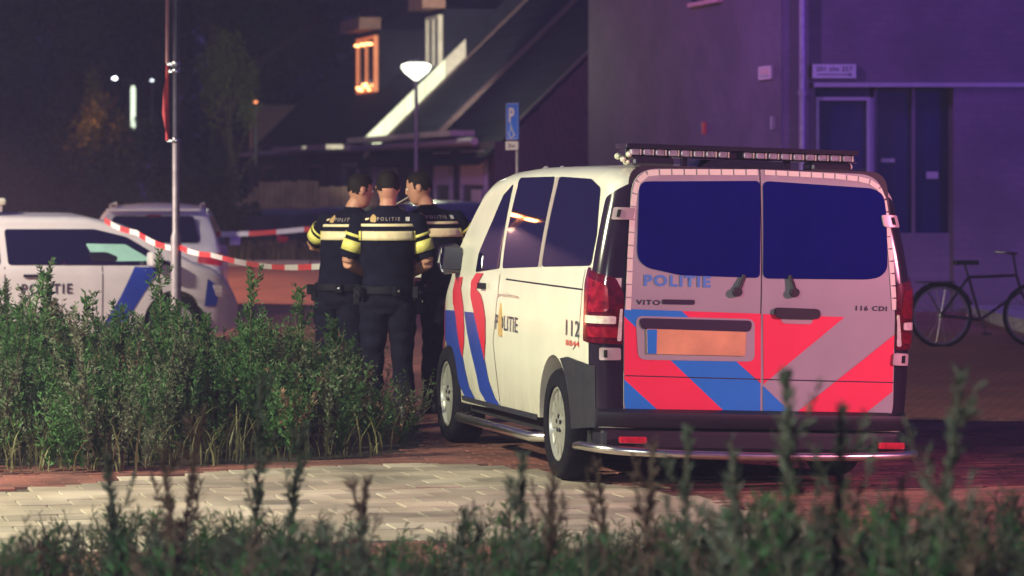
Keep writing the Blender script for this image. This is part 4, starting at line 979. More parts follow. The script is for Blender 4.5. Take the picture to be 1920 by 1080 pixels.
b = MB(); b.box((-.28,-.07,.72),(.16,.07,.735)); b.tube([(-.2,0,.72),(0,0,.37)], .008); b.build('carrier', M['badge'], bk)
b = MB(); b.lathe([(.375+.0*k, 0) for k in (0,)] , 8); 
mg = MB(); arcp = [(math.cos(R(a))*.375, 0, .35 + math.sin(R(a))*.375) for a in range(20, 200, 15)]; mg.tube(arcp, .016, 6); mg.build('mudguard', M['gloss'], bk, True)
# ------------------------------------------------------------------ the three officers
M['skin'] = mat('skin', (.50, .24, .17), .55, var=.1, scale=20)
M['hair'] = mat('dark_brown_hair', (.008, .005, .006), .75, var=.4, scale=60, spec=.2)
M['uniform'] = mat('navy_uniform', (.007, .007, .020), .9, var=.3, scale=12, bump=.25, bscale=60, dist=.01, spec=.1)
M['trouser'] = mat('navy_trousers', (.008, .008, .020), .9, var=.3, scale=9, bump=.35, bscale=22, dist=.02, spec=.1)
M['boot'] = mat('black_boots', (.01, .01, .012), .45, var=.2)
M['yellow'] = mat('reflective_yellow_band', (.80, .72, .20), .5, var=.12, scale=25)
M['sand'] = mat('reflective_pale_band', (.85, .70, .45), .5, var=.08, scale=25)
M['gear'] = mat('duty_gear', (.005, .005, .012), .7, var=.2, spec=.2)
def ell(rings, n=20):     # rings: (cx, cy, cz, rx, ry) with horizontal ellipses
    v = []; f = []
    for cx, cy, cz, rx, ry in rings:
        for k in range(n): t = 2*math.pi*k/n; v.append((cx + rx*math.cos(t), cy + ry*math.sin(t), cz))
    for i in range(len(rings)-1):
        for k in range(n): f.append((i*n+k, i*n+(k+1)%n, (i+1)*n+(k+1)%n, (i+1)*n+k))
    f.append(tuple(range(n-1,-1,-1))); f.append(tuple((len(rings)-1)*n+k for k in range(n)))
    return v, f
def officer(loc, yaw, label, kx=0., ky=.0, headx=0., headyaw=0., headpitch=12, armL=None, armR=None, stance=.13, scale=1.0, legs=None):
    """local frame: faces +Y, height 1.9; kx/ky lean of the upper body"""
    root = empty('person', loc, yaw); root.scale = (scale,)*3; tag(root, label, 'person', 'police officers standing in a huddle')
    lean = lambda p: Vector((p[0] + kx * max(0, p[2]-1.0), p[1] + ky * max(0, p[2]-1.0), p[2]))
    b = MB()
    v, f = ell([(0,0,.86,.13,.10),(0,0,.93,.185,.13),(0,0,1.02,.185,.135),(0,0,1.12,.172,.128),(0,.0,1.25,.19,.138),(0,-.005,1.38,.205,.142),(0,-.01,1.48,.212,.132),(0,-.01,1.555,.195,.11),(0,-.01,1.60,.14,.085),(0,0,1.63,.07,.065),(0,.005,1.70,.058,.06)])
    b.add([lean(p) for p in v], f)
    legs = legs or {}
    for sg in (-1, 1):
        hip = Vector((sg*.095, 0, .93)); knee = Vector((sg*(stance-.015), legs.get(sg, 0)*.5+.02, .52)); ank = Vector((sg*stance, legs.get(sg, 0), .10))
        b.tube([hip, hip.lerp(knee,.35), knee+Vector((0,0,.06)), knee-Vector((0,0,.06)), knee.lerp(ank,.4), ank], [.108,.100,.075,.070,.072,.055], 16)
        a = MB(); 
        v, f = ell([(ank.x, ank.y+.045, .0, .048, .135), (ank.x, ank.y+.045, .05, .05, .135), (ank.x, ank.y+.01, .09, .05, .09), (ank.x, ank.y-.01, .16, .055, .062)]); b.add(v, f)
    # arms: joints given as (elbow, wrist) in the leaned frame
    bones = []
    for sg, arm in ((-1, armL), (1, armR)):
        sh = lean((sg*.205, -.01, 1.54)); el = lean(arm[0]); wr = lean(arm[1])
        b.tube([sh.lerp(lean((0,0,1.5)), .3), sh, sh.lerp(el,.5), el], [.07,.070,.058,.047], 14)
        b.tube([el, el.lerp(wr,.35), wr], [.047,.046,.029], 12)
        d = (wr-el).normalized(); s = Vector((0,0,1)).cross(d).normalized(); up = d.cross(s)
        pc = wr + d*.05; v = []; 
        b.tube([wr - d*.01, wr+d*.04, wr+d*.085], [.029,.040,.036], 10)
        for q_ in range(4):
            base = wr + d*.08 + s*(q_-1.5)*.019; ln = (.075,.085,.08,.062)[q_ if sg>0 else 3-q_]
            b.tube([base, base+d*ln*.5 + up*.004, base+d*ln*.85 - up*.025], [.010,.0095,.008], 7)
        th = wr + d*.03 - s*sg*.03; b.tube([th, th+d*.04 - s*sg*.022, th+d*.075 - s*sg*.018], [.013,.012,.010], 7)
        bones.append((sg, sh, el, wr))
    # head
    hc = lean((0, .015, 1.79)) + Vector((headx, 0, 0)); HM = Matrix.Translation(hc) @ Matrix.Rotation(headyaw, 4, 'Z') @ Matrix.Rotation(-R(headpitch), 4, 'X')
    nb = lean((0, .0, 1.62)); b.tube([nb, nb.lerp(hc, .5), hc - Vector((0,0,.03))], [.068,.060,.058], 14)
    hv = MB(); v, f = ell([(0,.045,-.125,.025,.02),(0,.035,-.115,.045,.045),(0,.02,-.085,.06,.075),(0,.0,-.04,.072,.092),(0,-.005,.02,.079,.100),(0,-.01,.07,.074,.094),(0,-.012,.105,.052,.066),(0,-.012,.122,.02,.026)]); hv.add(v, f)
    hv.add([Vector(p) for p in ((-.011,.095,.03),(.011,.095,.03),(.018,.115,-.022),(-.018,.115,-.022),(0,.122,-.02),(0,.08,-.04),(0,.098,.035))], [(0,6,4,3),(6,1,2,4),(3,4,2,5),(0,3,5),(1,5,2),(0,5,1,6)])
    v, f = ell([(0,.088,-.062,.025,.012),(0,.093,-.055,.024,.010),(0,.09,-.048,.02,.01)], 10); hv.add(v, f)
    for sg in (-1, 1):
        v, f = ell([(sg*.078,-.01,-.035,.008,.014),(sg*.084,-.012,-.01,.010,.022),(sg*.084,-.016,.012,.009,.022),(sg*.079,-.014,.025,.006,.012)], 10); hv.add(v, f)
    b.add([HM @ p for p in hv.v], hv.f)
    o = b.build('body', [M['skin']], root)
    md = o.modifiers.new('r', 'REMESH'); md.mode = 'VOXEL'; md.voxel_size = .0095; md.use_smooth_shade = True
    ms = o.modifiers.new('s', 'SMOOTH'); ms.iterations = 3; ms.factor = .5
    dg = bpy.context.evaluated_depsgraph_get(); dg.update()
    me = bpy.data.meshes.new_from_object(o.evaluated_get(dg)); o.modifiers.clear(); o.data = me; smooth(me)
    if not me.materials: me.materials.append(M['skin'])
    HI = HM.inverted()
    # eyes and brows on the face
    # garments: shells lifted off the body
    bm = bmesh.new(); bm.from_mesh(me); bm.normal_update()
    def kind(p):
        h = HI @ p
        if h.length < .15 and p.z > 1.60 and not (h.z < -.06 and h.y < .02): return 'head', h
        best = None
        for sg, sh, el, wr in bones:
            for nm, a, c in (('up', sh, el), ('fore', el, wr), ('hand', wr, wr + (wr-el).normalized()*.2)):
                ab = c - a; t = max(0, min(1, (p-a).dot(ab)/ab.length_squared)); d = (p-(a+ab*t)).length
                if best is None or d < best[0]: best = (d, nm, t, sg)
        q = Vector((p.x - kx*max(0,p.z-1), p.y - ky*max(0,p.z-1), p.z))
        if best[0] < .085 and best[1] != 'up': return best[1], best
        if best[1] == 'up' and best[0] < .10 and abs(q.x) > .205 - .02: return 'up', best
        return 'torso', q
    info = {}
    for f in bm.faces: info[f.index] = kind(f.calc_center_median())
    def shell(name, pred, off, m, parent=root, puff=None):
        fs = [f for f in bm.faces if pred(f, *info[f.index])]
        if not fs: return None
        idx = {}; V = []; F = []
        for f in fs:
            q = []
            for v in f.verts:
                if v not in idx:
                    idx[v] = len(V); o_ = off + (puff(v.co) if puff else 0); V.append(v.co + v.normal * o_)
                q.append(idx[v])
            F.append(q)
        s = mesh(name, V, F, m, parent, True); sd = s.modifiers.new('t', 'SOLIDIFY'); sd.thickness = .004; sd.offset = 0
        return s
    fold = lambda s_, a: (lambda p: a * noise.noise(Vector((p.x*s_, p.y*s_, p.z*s_*1.6 + loc[0]*9))))
    cz = lambda f: f.calc_center_median().z
    shirt = shell('shirt', lambda f, k, i: (k == 'torso' and 1.0 < cz(f) < 1.655) or (k == 'up' and i[2] < .88), .012, M['uniform'], puff=fold(7, .010))
    shell('trousers', lambda f, k, i: k == 'torso' and .16 < cz(f) < 1.03, .010, M['trouser'], puff=fold(9, .014))
    shell('boot', lambda f, k, i: k == 'torso' and cz(f) < .24 and f.calc_center_median().x < 0, .012, M['boot'])
    shell('boot', lambda f, k, i: k == 'torso' and cz(f) < .24 and f.calc_center_median().x >= 0, .012, M['boot'])
    shell('belt', lambda f, k, i: k == 'torso' and 1.00 < cz(f) < 1.055, .028, M['gear'])
    shell('hair', lambda f, k, i: k == 'head' and (i.z > .055 or (i.z > -.03 + .02*noise.noise(i*45) + .5*max(0, i.y + .04) and i.y < .02)) and not (i.y > .05 and i.z < .085) and not (abs(i.x) > .082 and i.z < .04), .008, M['hair'])
    # reflective bands cut clean from a finer strip of the shirt surface
    bvh = BVHTree.FromBMesh(bm)
    def band(name, z0, z1, a0, a1, m, off=.026, parent=shirt, cx=0):
        V = []; F = []; n = int(abs(a1-a0)/3)+1; rows = 3
        for i in range(n+1):
            a = R(a0 + (a1-a0)*i/n)
            for j in range(rows+1):
                z = z0 + (z1-z0)*j/rows; d = Vector((math.sin(a), -math.cos(a), 0)); c = lean((0,0,z)); 
                h = bvh.ray_cast(c + d*.5 , -d)[0]
                w = (.212, .140); e = 1/math.sqrt((math.sin(a)/w[0])**2+(math.cos(a)/w[1])**2)
                rr_ = min((h-c).length, e+.01) if h else e
                V.append(c + d*(rr_+off))
        for i in range(n):
            for j in range(rows): q = i*(rows+1)+j; F.append((q, q+rows+1, q+rows+2, q+1))
        s = mesh(name, V, F, m, parent, True); sd = s.modifiers.new('t', 'SOLIDIFY'); sd.thickness = .004; return s
    band('thin_band', 1.505, 1.525, -66, 66, M['sand']); band('wide_band', 1.402, 1.470, -62, 62, M['sand'])
    band('side_band', 1.402, 1.470, 66, 92, M['yellow'], .024); band('side_band', 1.402, 1.470, -92, -66, M['yellow'], .024)
    for sg, sh, el, wr in bones:
        ax = (el-sh).normalized()
        for t0, t1, nm in ((.30, .37, 'thin_sleeve_band'), (.46, .72, 'sleeve_band')):
            V = []; F = []; n = 24; u = ax.cross(Vector((0,1,0))).normalized(); w = ax.cross(u)
            for j in range(3):
                c = sh.lerp(el, t0+(t1-t0)*j/2)
                for k in range(n): a = 2*math.pi*k/n; V.append(c + (u*math.cos(a)+w*math.sin(a))*(.088 - .012*(t0+(t1-t0)*j/2)))
            for j in range(2):
                for k in range(n): F.append((j*n+k, j*n+(k+1)%n, (j+1)*n+(k+1)%n, (j+1)*n+k))
            s = mesh(nm, V, F, M['yellow'], shirt, True); sd = s.modifiers.new('t', 'SOLIDIFY'); sd.thickness = .004
    def back(u, v, off):
        c = lean((u, 0, v)); h = bvh.ray_cast(Vector((c.x, c.y-.6, v)), Vector((0,1,0)))[0]
        return (c.x, (h.y if h else c.y-.13) - .024 - off, v)
    lettering('back_lettering', 'POLITIE', back, M['silver'], shirt, -.075, 1.548, .026, .17, 1, 1.5, .01, .004)
    patch('back_emblem', rpoly([(-.125,1.54),(-.085,1.535),(-.08,1.575),(-.105,1.60),(-.13,1.565)], .01), back, M['gold'], shirt, .03, .003)
    patch('back_emblem', rpoly([(-.165,1.55),(-.14,1.555),(-.135,1.57),(-.165,1.565)], .004), back, M['sand'], shirt, .03, .003)
    patch('rank_patch', rpoly([(.135,1.545),(.165,1.545),(.165,1.575),(.135,1.575)], .004), back, M['white'], shirt, .03, .003)
    # duty gear on the belt
    for a, w_, h_, z in ((-100,.035,.10,.97), (-60,.03,.05,1.0), (70,.03,.06,1.0), (100,.035,.16,.93), (25,.028,.045,1.01)):
        g = MB(); Mx = Matrix.Rotation(R(a), 4, 'Z') @ Matrix.Translation((0, -(.235 if abs(a) > 50 else .18), z)); g.box((-w_,-.02,-h_/2),(w_,.028,h_/2+.03), M=Mx); g.build('pouch', M['gear'], root, bevel=.008)
        g = MB(); g.box((-.008,-.026,.01),(.008,-.02,.026), M=Mx); g.build('pouch_stud', M['chrome'], root)
    # face
    for sg in (-1, 1):
        e = MB(); e.lathe([(.001,-.009),(.008,-.006),(.011,0),(.008,.006),(.001,.009)], 10, M=HM @ Matrix.Translation((sg*.03, .087, .012)) @ Matrix.Rotation(R(90),4,'X')); e.build('eye', M['white'], o, True)
        e = MB(); e.box((sg*.03-.017,.092,.028),(sg*.03+.017,.100,.035), M=HM); e.build('eyebrow', M['hair'], o, bevel=.002)
    e = MB(); e.box((-.022,.098,-.058),(.022,.1045,-.053), M=HM); e.build('mouth', mat('lips', (.35,.12,.11), .5), o, bevel=.002)
    bm.free()
    return root, HM
officer((at(727, 803, 25.8).x, 25.8, 0), R(0), 'officer in the middle of the huddle with his back to the camera, arms bent forward', 0, .03, 0, R(4), 18,
        ((-.30, .01, 1.235), (-.17, .27, 1.14)), ((.30, .01, 1.235), (.17, .27, 1.14)), .125, 1.0, {1: .03})
officer((at(636, 803, 26.9).x, 26.9, 0), R(-24), 'officer on the left of the huddle, head turned right and one elbow sticking out', .16, .06, .03, R(-42), 14,
        ((-.36, .10, 1.36), (-.20, .34, 1.28)), ((.27, .06, 1.27), (.12, .30, 1.18)), .13, .99, {-1: -.05})
officer((at(838, 803, 27.6).x, 27.6, 0), R(20), 'officer on the right of the huddle leaning left, face partly visible, nearest the van nose', -.24, .05, -.03, R(62), 16,
        ((-.25, .08, 1.28), (-.12, .32, 1.2)), ((.33, .05, 1.30), (.24, .28, 1.12)), .13, 1.0, {1: .05})
ph = MB(); ph.box((-.04,-.004,-.07),(.04,.004,.07)); o = ph.build('phone', M['glint'], None, bevel=.004, loc=at(752, 379, 26.3), rot=(R(60), R(4), R(80)))
tag(o, 'small pale card held up between the middle and right officers', 'card')
# ------------------------------------------------------------------ vegetation
NR = np.random.default_rng(4)
M['leafA'] = mat('mugwort_leaf', (.052, .135, .038), .6, var=.55, scale=2.2, trans=.35)
M['leafB'] = mat('dull_weed_leaf', (.115, .135, .085), .65, var=.5, scale=3, trans=.3)
M['leafC'] = mat('reddish_weed_leaf', (.17, .10, .07), .65, var=.4, scale=3, trans=.3)
M['stem'] = mat('weed_stem', (.09, .07, .045), .7, var=.4, scale=5)
M['grassm'] = mat('dry_grass_blade', (.17, .16, .075), .65, var=.5, scale=1.4, trans=.35)
M['crown'] = mat('dark_tree_leaf', (.030, .040, .020), .6, var=.5, scale=1.1, trans=.25)
M['ivy'] = mat('dark_bush_leaf', (.03, .05, .028), .55, var=.45, scale=1.5, trans=.2)
M['olive'] = mat('olive_tree_leaf', (.13, .15, .035), .6, var=.4, scale=1.5, trans=.4)
M['bark'] = mat('bark', (.06, .04, .03), .9, var=.4, scale=4, bump=.5)
def leaves(base, dirs, L, Wd, curl=.25):
    """narrow folded leaves as two quads each; base (n,3), dirs (n,3) unit, L (n,), Wd (n,)"""
    n = len(base); up = NR.normal(size=(n, 3)) ; side = np.cross(dirs, up); side /= np.linalg.norm(side, axis=1)[:, None] + 1e-9
    nor = np.cross(side, dirs); L = L[:, None]; Wd = Wd[:, None]
    p0 = base; mid = base + dirs * L * .5 + nor * L * curl * .3; tip = base + dirs * L - nor * L * curl * .35
    a = mid + side * Wd * .5; b = mid - side * Wd * .5
    V = np.stack([p0, a, tip, b], 1).reshape(-1, 3); F = np.arange(4 * n).reshape(-1, 4)
    return V, F
def weed_arrays(h, n, lean=(0, 0), r=.16, ll=.055, top=.35, branches=9, wr=.30, plume=0):
    """stem + branches with leaves; returns leafV, leafF, and stem paths"""
    paths = []; curve = lambda t: np.array([lean[0] * t * t * h, lean[1] * t * t * h, t * h])
    paths.append([curve(t) for t in np.linspace(0, 1, 7)])
    bases = []; dirs = []; sc = []
    def along(path, k, d0, s):
        path = np.array(path); seg = NR.random(k) ** .8 * (len(path) - 1.001); i = seg.astype(int); f = (seg - i)[:, None]
        p = path[i] * (1 - f) + path[i + 1] * f; t = (path[i + 1] - path[i]); t /= np.linalg.norm(t, axis=1)[:, None]
        rnd = NR.normal(size=(k, 3)); rnd -= t * (rnd * t).sum(1)[:, None]; rnd /= np.linalg.norm(rnd, axis=1)[:, None]
        d = t * d0 + rnd * 1.0; d /= np.linalg.norm(d, axis=1)[:, None]
        bases.append(p); dirs.append(d); sc.append(np.full(k, s) * (1.15 - .6 * seg / len(path)))
    along(paths[0], int(n * .4), .9 + plume, 1)
    if plume: along(paths[0][3:], int(n * .3), 2.0, .8)
    for j in range(branches):
        t = .18 + .72 * (j + NR.random()) / branches; c = curve(t); a = NR.random() * 6.28; bl = r * (1.9 - 1.5 * t) * (.7 + .6 * NR.random())
        e = np.array([math.cos(a), math.sin(a), 0]); P = [c, c + e * bl * .5 + np.array([0, 0, bl * .55]), c + e * bl * .8 + np.array([0, 0, bl * 1.5])]
        paths.append(P); along(P, int(n * .6 / branches), .9 + plume, .8)
    B = np.concatenate(bases); D = np.concatenate(dirs); S_ = np.concatenate(sc) * (.6 + .8 * NR.random(len(B)))
    V, F = leaves(B, D, ll * S_, ll * wr * S_)
    return V, F, paths
def stems_mesh(paths, r0):
    v = []; f = []
    for k, P in enumerate(paths):
        P = [Vector(p) for p in P]; rr = r0 if k == 0 else r0 * .45
        for a, b in zip(P, P[1:]):
            d = (b - a).normalized(); u = d.orthogonal().normalized(); w = d.cross(u); n0 = len(v)
            for c in (a, b):
                for q in range(3): an = q * 2.094; v.append(c + (u * math.cos(an) + w * math.sin(an)) * rr)
            f += [(n0+q, n0+(q+1)%3, n0+3+(q+1)%3, n0+3+q) for q in range(3)]
    return v, f
def weed(px, py_top, Y, label, n=420, ll=.05, r=.13, leafm='leafB', lean=(0, 0), name='weed_plant', br=9, group=None, z0=0, stemr=.005):
    p = at(px, py_top, Y); h = p.z - z0
    e = empty(name, (p.x - lean[0] * h, p.y - lean[1] * h, z0)); tag(e, label, 'weed', group)
    V, F, paths = weed_arrays(h, n, lean, r, ll, branches=br, wr=.30 if Y > 15 else .20, plume=0 if Y > 15 else .45)
    mesh('leaves', V.tolist(), F.tolist(), M[leafm], e); v, f = stems_mesh(paths, stemr); mesh('stem', v, f, M['stem'], e)
    return e
def merged(name, label, items, mats, cat='weeds'):
    """items: list of (V, F, mi) joined into one countless mass"""
    V = []; F = []; MI = []; n = 0
    for v, f, mi in items:
        V.append(v); F.append(f + n); MI.append(np.full(len(f), mi)); n += len(v)
    V = np.concatenate(V); F = np.concatenate(F); MI = np.concatenate(MI)
    me = bpy.data.meshes.new(name); me.vertices.add(len(V)); me.vertices.foreach_set('co', V.astype(np.float32).ravel())
    me.loops.add(F.size); me.loops.foreach_set('vertex_index', F.astype(np.int32).ravel()); me.polygons.add(len(F))
    me.polygons.foreach_set('loop_start', np.arange(0, F.size, F.shape[1], dtype=np.int32)); me.polygons.foreach_set('material_index', MI.astype(np.int32)); me.update(calc_edges=True)
    o = link(name, me, mats); tag(o, label, cat, kind='stuff'); return o
def blades(n, xr, yr, hfun, wid, mi, z0=0., arch=.5):
    out = []
    for k in range(n):
        y = NR.uniform(*yr); x = NR.uniform(*xr) if not callable(xr) else xr(y); h = hfun(x, y)
        if h < .03: continue
        a = NR.random() * 6.28; e = np.array([math.cos(a), math.sin(a) * .4, 0]); s = np.array([-math.sin(a), math.cos(a), 0]) * wid * NR.uniform(.6, 1.3)
        pts = [np.array([x, y, z0]) + e * h * arch * t ** 2.2 + np.array([0, 0, h * (t - .18 * t ** 4)]) for t in (0, .35, .7, .9, 1)]
        V = []; 
        for i, p in enumerate(pts): w = s * (1, .95, .7, .4, .03)[i]; V += [p - w, p + w]
        out.append((np.array(V), np.array([(2*i, 2*i+1, 2*i+3, 2*i+2) for i in range(4)]), mi))
    return out
# thicket at the left: tops follow the outline seen in the photograph
tops = lambda px: float(np.interp(px, [-250,0,60,95,130,200,250,300,340,420,470,510,570,610,650,680,720,760,800,840], [560,560,540,530,600,590,620,540,600,640,590,640,610,650,710,800,820,820,830,840]))
items = []; cnt = 0
bx = [p for p in bedp]
for k in range(3000):
    x = NR.uniform(-5.2, -.45); y = NR.uniform(21.6, 29.0)
    if not inside(x, y, bedp): continue
    px = 960 + FPX * x / y
    if px < -260 or px > 810 or (px > 690 and y > 24): continue
    y_ref = 25.0; zt_ = CAM_H - (tops(px) - HOR) * y / FPX
    edge = max(0, min(1, (y - 21.9) / 1.3)) 
    nn = noise.noise(Vector((x*1.1, y*.8, 3))); h = max(.14, zt_ * (NR.uniform(.45, .90) + .22 * nn) * (.30 + .70 * edge))
    if k % 13 == 0 and px < 600: h = zt_ * NR.uniform(.95, 1.1)
    if px > 680: h = min(h, zt_) 
    V, F, paths = weed_arrays(h, int(330 + 480 * h), (NR.normal() * .16, NR.normal() * .14), .19, NR.uniform(.036, .06), branches=9, wr=NR.uniform(.2, .4))
    V = V + np.array([x, y, .02]); items.append((V, F, int(NR.choice([0, 1, 3], p=[.62, .30, .08]))))
    v, f = stems_mesh([[q + np.array([x, y, .02]) for q in P] for P in paths[:1]], .006); items.append((np.array([list(a) for a in v]), np.array(f), 2))
    cnt += 1
    if cnt > 330: break
tmp = blades(520, (-3.6, -.7), (21.7, 23.6), lambda x, y: NR.uniform(.08, .5) if inside(x, y, bedp) else 0, .006, 4, 0, .6)
items += tmp
merged('weed_thicket', 'dense green thicket of mugwort and weeds in front of the parked cars', items, [M['leafA'], M['leafB'], M['stem'], M['leafC'], M['grassm']])
# tall single stalks of the thicket
for px, pt, Y in ((97, 485, 24.4), (160, 548, 24.0), (232, 575, 23.8), (298, 470, 24.6), (330, 560, 23.6), (385, 590, 23.9), (470, 502, 24.3), (505, 600, 23.4), (566, 540, 24.2), (628, 598, 24.6), (655, 650, 24.2)):
    where = {97: 'at the far left before the grey car', 160: 'before the lettering of the grey car', 232: 'below the blue stripe of the grey car', 298: 'left of the lamp post, tallest of the thicket', 330: 'right before the foot of the lamp post', 385: 'before the white hatchback bumper',
             470: 'standing alone before the red road', 505: 'short, just right of the lone tall one', 566: 'before the red road near the left officer', 628: 'before the legs of the left officer', 655: 'at the right end beside the left officer'}[px]
    weed(px, pt, Y, 'green mugwort stalk ' + where, 620, .060, .14, 'leafA', (NR.normal()*.04, 0), 'mugwort_stalk', 12, 'tall mugwort stalks in the thicket', .02)
# low plants by the officers' feet
for k, (px, pt, Y) in enumerate(((700, 742, 24.6), (730, 760, 24.2), (775, 735, 24.8), (690, 690, 24.9))):
    weed(px, pt, Y, ('low dark weed by the boots of the middle officer', 'small weed left of the front wheel, nearest the path', 'leafy weed before the right boot of the middle officer', 'brownish weed between left and middle officers')[k], 300, .05, .13, 'leafC' if k == 3 else 'leafB', (0, 0), 'low_weed', 8, None, .02)
# foreground stalks, out of focus
fg = [(490,700,12.5,'leafB',.02,'tall pale-green stalk rising over the path left of centre'), (382,768,12.8,'leafC',.10,'leaning brownish stalk left of the tall pale one'), (575,795,12.6,'leafB',.10,'stalk bending right before the dark thicket'),
      (305,850,12.2,'leafC',-.08,'thin stalk leaning left over the tiled path'), (980,850,10.8,'leafB',0,'bushy stalk before the rear wheel of the van'), (1040,880,11.5,'leafC',.05,'brown stalk just right of the rear wheel'),
      (1475,705,9.2,'leafB',-.01,'tallest blurred stalk before the rear doors of the van'), (1580,765,9.4,'leafB',.02,'second tallest blurred stalk before the right rear door'), (1225,830,10.2,'leafC',.03,'faint stalk below the number plate'),
      (1290,810,10.0,'leafB',.02,'thin stalk under the middle of the rear bumper'), (1800,700,8.8,'leafB',.06,'blurred stalk at the right edge beside the bicycle'), (1690,900,9.6,'leafB',-.04,'low bushy stalk right of the van corner'),
      (690,900,12.0,'leafC',.08,'thin stalk over the middle of the tiled path'), (1120,870,11.2,'leafC',-.06,'thin brown stalk under the rear tube'), (870,960,11.5,'leafB',.05,'short stalk before the path in the middle'),
      (200,860,12.0,'leafB',-.05,'stalk at the left edge of the tiled path'), (1370,830,9.8,'leafB',-.05,'stalk left of the tallest blurred one')]
for i, (px, pt, Y, lm, ln, lab) in enumerate(fg):
    big = pt < 800 and px > 1400
    weed(px, pt, Y, lab, 620 if big else 330, .058, .15 if big else .11, lm, (ln, 0), 'weed_stalk', 14 if big else 7, 'tall weed stalks in the foreground', 0, .0055)
items = []
def envelope(px): return float(np.interp(px, [0,200,260,330,420,520,560,640,700,760,860,960,1020,1120,1250,1400,1500,1600,1700,1920], [1010,1000,960,985,990,960,985,965,1010,1030,1010,945,975,1000,990,925,915,945,940,910]))
for k in range(290):
    px = NR.uniform(-60, 1980); Y = NR.uniform(9.5, 14.5)
    if 700 < px < 900 and NR.random() < .5: continue
    top = envelope(px) + NR.exponential(45) + (10 if px > 400 else 0)
    if px > 1350: Y = NR.uniform(8.6, 12)
    h = CAM_H - (top - HOR) * Y / FPX
    if h < .3: continue
    V, F, paths = weed_arrays(h, 210, (NR.normal() * .12, 0), .13, .066, branches=6, wr=.17)
    p = at(px, 0, Y); sh = np.array([p.x, Y, 0]); mi = NR.choice([0, 1, 1, 3], p=[.45, .35, .05, .15])
    items.append((V + sh, F, mi)); v, f = stems_mesh([[q + sh for q in P] for P in paths], .005); items.append((np.array([list(a) for a in v]), np.array(f), 2))
items += blades(1300, lambda y: at(NR.uniform(-60, 1980), 0, y).x, (9.5, 15), lambda x, y: (CAM_H - (envelope(960 + FPX * x / y) + 20 + NR.exponential(50) - HOR) * y / FPX), .007, 1)
items += blades(700, lambda y: at(NR.uniform(-60, 1980), 0, y).x, (9.5, 15), lambda x, y: (CAM_H - (envelope(960 + FPX * x / y) - 5 + NR.exponential(60) - HOR) * y / FPX), .010, 4)
merged('foreground_weeds', 'tangle of blurred weeds and grass blades along the bottom edge', items, [M['leafA'], M['leafB'], M['stem'], M['leafC'], M['grassm']])
# grass on the far bank
items = blades(5200, (-12, 2.5), (60.5, 63.5), lambda x, y: NR.uniform(.18, .52), .012, 0, .46, .3)
merged('bank_grass', 'tall dry grass on the bank beyond the red road', items, [M['grassm']], 'grass')

# trees and bushes behind
def crown_arrays(c, rad, n, ls, clumps=16):
    c = np.array(c); rad = np.array(rad); cc = NR.normal(size=(clumps, 3)); cc /= np.linalg.norm(cc, axis=1)[:, None]; cc *= (NR.random((clumps, 1)) ** .45) * .82
    k = NR.integers(0, clumps, n); d = NR.normal(size=(n, 3)); d /= np.linalg.norm(d, axis=1)[:, None]
    p = cc[k] + d * (NR.random((n, 1)) ** .4) * (.22 + .2 * (k % 3)[:, None] / 3); B = c + p * rad
    dd = NR.normal(size=(n, 3)) + np.array([0, 0, -.2]); dd /= np.linalg.norm(dd, axis=1)[:, None]
    L = ls * (.6 + .8 * NR.random(n)); return leaves(B, dd, L, L * .6, .3)
def tree(x, y, h, rad, label, m='crown', n=9000, ls=.16, name='leafy_tree', cz=None, group='dark trees beyond the road'):
    e = empty(name, (x, y, -.05)); tag(e, label, 'tree', group)
    t = MB(); ww = h * .03; t.tube([(0,0,0), (.1,0,h*.3), (-.05,0,h*.6), (.1,0,h*.9)], [ww, ww*.8, ww*.5, ww*.15], 8)
    t.build('trunk', M['bark'], e, True)
    for k in range(6):
        a = k * 1.1; z = h * (.32 + .07 * k); b = MB(); b.tube([(0,0,z), (math.cos(a)*rad*.4, math.sin(a)*rad*.4, z + h*.12), (math.cos(a)*rad*.75, math.sin(a)*rad*.75, z + h*.2)], [ww*.4, ww*.25, ww*.1], 6); b.build('limb', M['bark'], e, True)
    V, F = crown_arrays((0, 0, cz or h * .62), (rad, rad, h * .40), n, ls); mesh('crown', V.tolist(), F.tolist(), M[m], e)
    return e
spec = [(-17.5, 104, 13, 4.6, 'dark leafy tree at the left edge behind the amber glow'), (-12.5, 98, 12, 4.0, 'dark leafy tree behind the distant lit lamp column'), (-8.6, 100, 13, 4.2, 'dark leafy tree behind the top of the tall lamp post'),
        (-15, 118, 15, 5.5, 'large dark tree in the second row behind the lit column'), (-9, 116, 16, 5.5, 'large dark tree in the second row right of the lamp post'), (-4.5, 112, 15, 4.5, 'dark tree rising behind the roof of the terrace'), (-21, 112, 14, 5, 'dark tree far left behind the police car')]
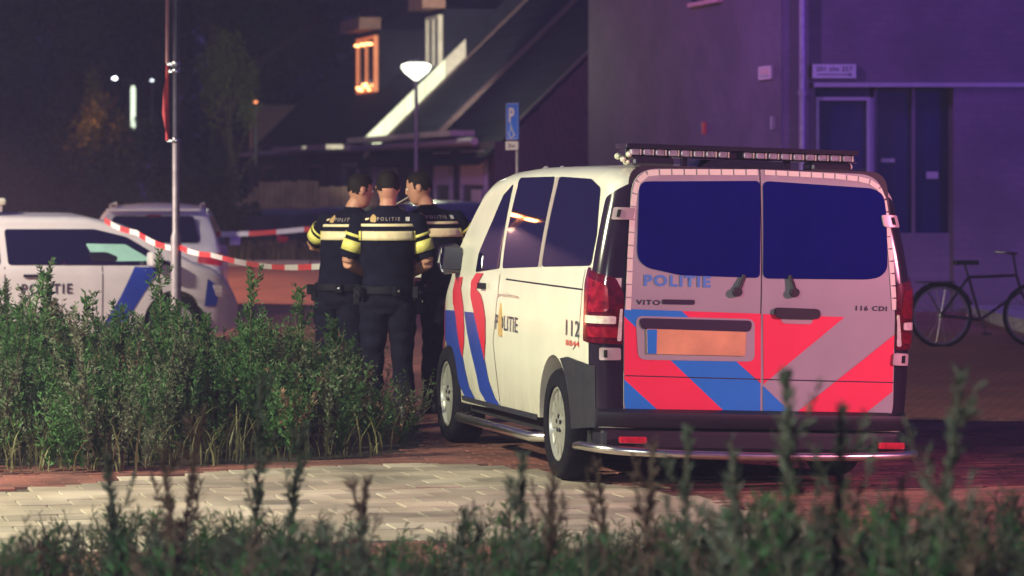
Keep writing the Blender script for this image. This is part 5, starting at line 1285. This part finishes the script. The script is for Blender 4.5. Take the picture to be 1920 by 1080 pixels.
for i, (x, y, h, r_, lab) in enumerate(spec): tree(x, y, h, r_, lab, n=15000, ls=.22)
tree(at(432, 0, 84).x, 84, 5.4, 1.0, 'small olive tree with lamplit leaves left of the terrace end wall', 'olive', 2600, .10, 'small_tree', 3.9, None)
tree(at(175, 0, 92).x, 93.5, 5.0, 1.1, 'small tree glowing amber at the left edge', 'olive', 2600, .12, 'small_tree', 3.6, None)
def bush(px, Y, r, h, label, n=7000):
    e = empty('bush', (at(px, 0, Y).x, Y, 0)); tag(e, label, 'bush')
    V, F = crown_arrays((0, 0, h * .5), (r, r * .8, h * .56), n, .09, 26); mesh('foliage', V.tolist(), F.tolist(), M['ivy'], e)
    t = MB(); t.tube([(0,0,-.05), (0,0,h*.5)], [.05,.02], 6); t.build('stem', M['bark'], e)
bush(405, 69, .95, 2.35, 'round dark bush left of the board fence'); bush(350, 71, .7, 1.9, 'smaller dark bush behind the lamp post'); bush(440, 66, .5, 1.3, 'low bush at the foot of the descending fence')
items = []
for k in range(60):
    x = -38 + k * 1.0; V, F = crown_arrays((x, 132 + NR.uniform(-4, 4), NR.uniform(2, 7)), (3.2, 3, 5.5), 2600, .34, 12); items.append((V, F, 0))
for k in range(26):
    x = -34 + k * 1.25; V, F = crown_arrays((x, 92 + NR.uniform(-3, 3), 1.5), (1.6, 1.2, 2.4), 2600, .2, 12); items.append((V, F, 0))
merged('far_woods', 'dark mass of far woodland and hedge beyond the houses', items, [M['crown']], 'woods')

# ------------------------------------------------------------------ added haze volume, tinted to lift dark tones to navy
hz = MB(); hz.box((-74, -24, -1.2), (74, 154, 24))
hm = bpy.data.materials.new('tone_lift_haze'); hm.use_nodes = True; nt = hm.node_tree; nt.nodes.remove(nt.nodes['Principled BSDF'])
pv = nt.nodes.new('ShaderNodeVolumePrincipled'); pv.inputs['Color'].default_value = (.60, .52, .95, 1); pv.inputs['Density'].default_value = .0019; pv.inputs['Anisotropy'].default_value = .2
nt.links.new(pv.outputs[0], nt.nodes['Material Output'].inputs['Volume'])
tag(hz.build('haze', hm), kind='stuff')
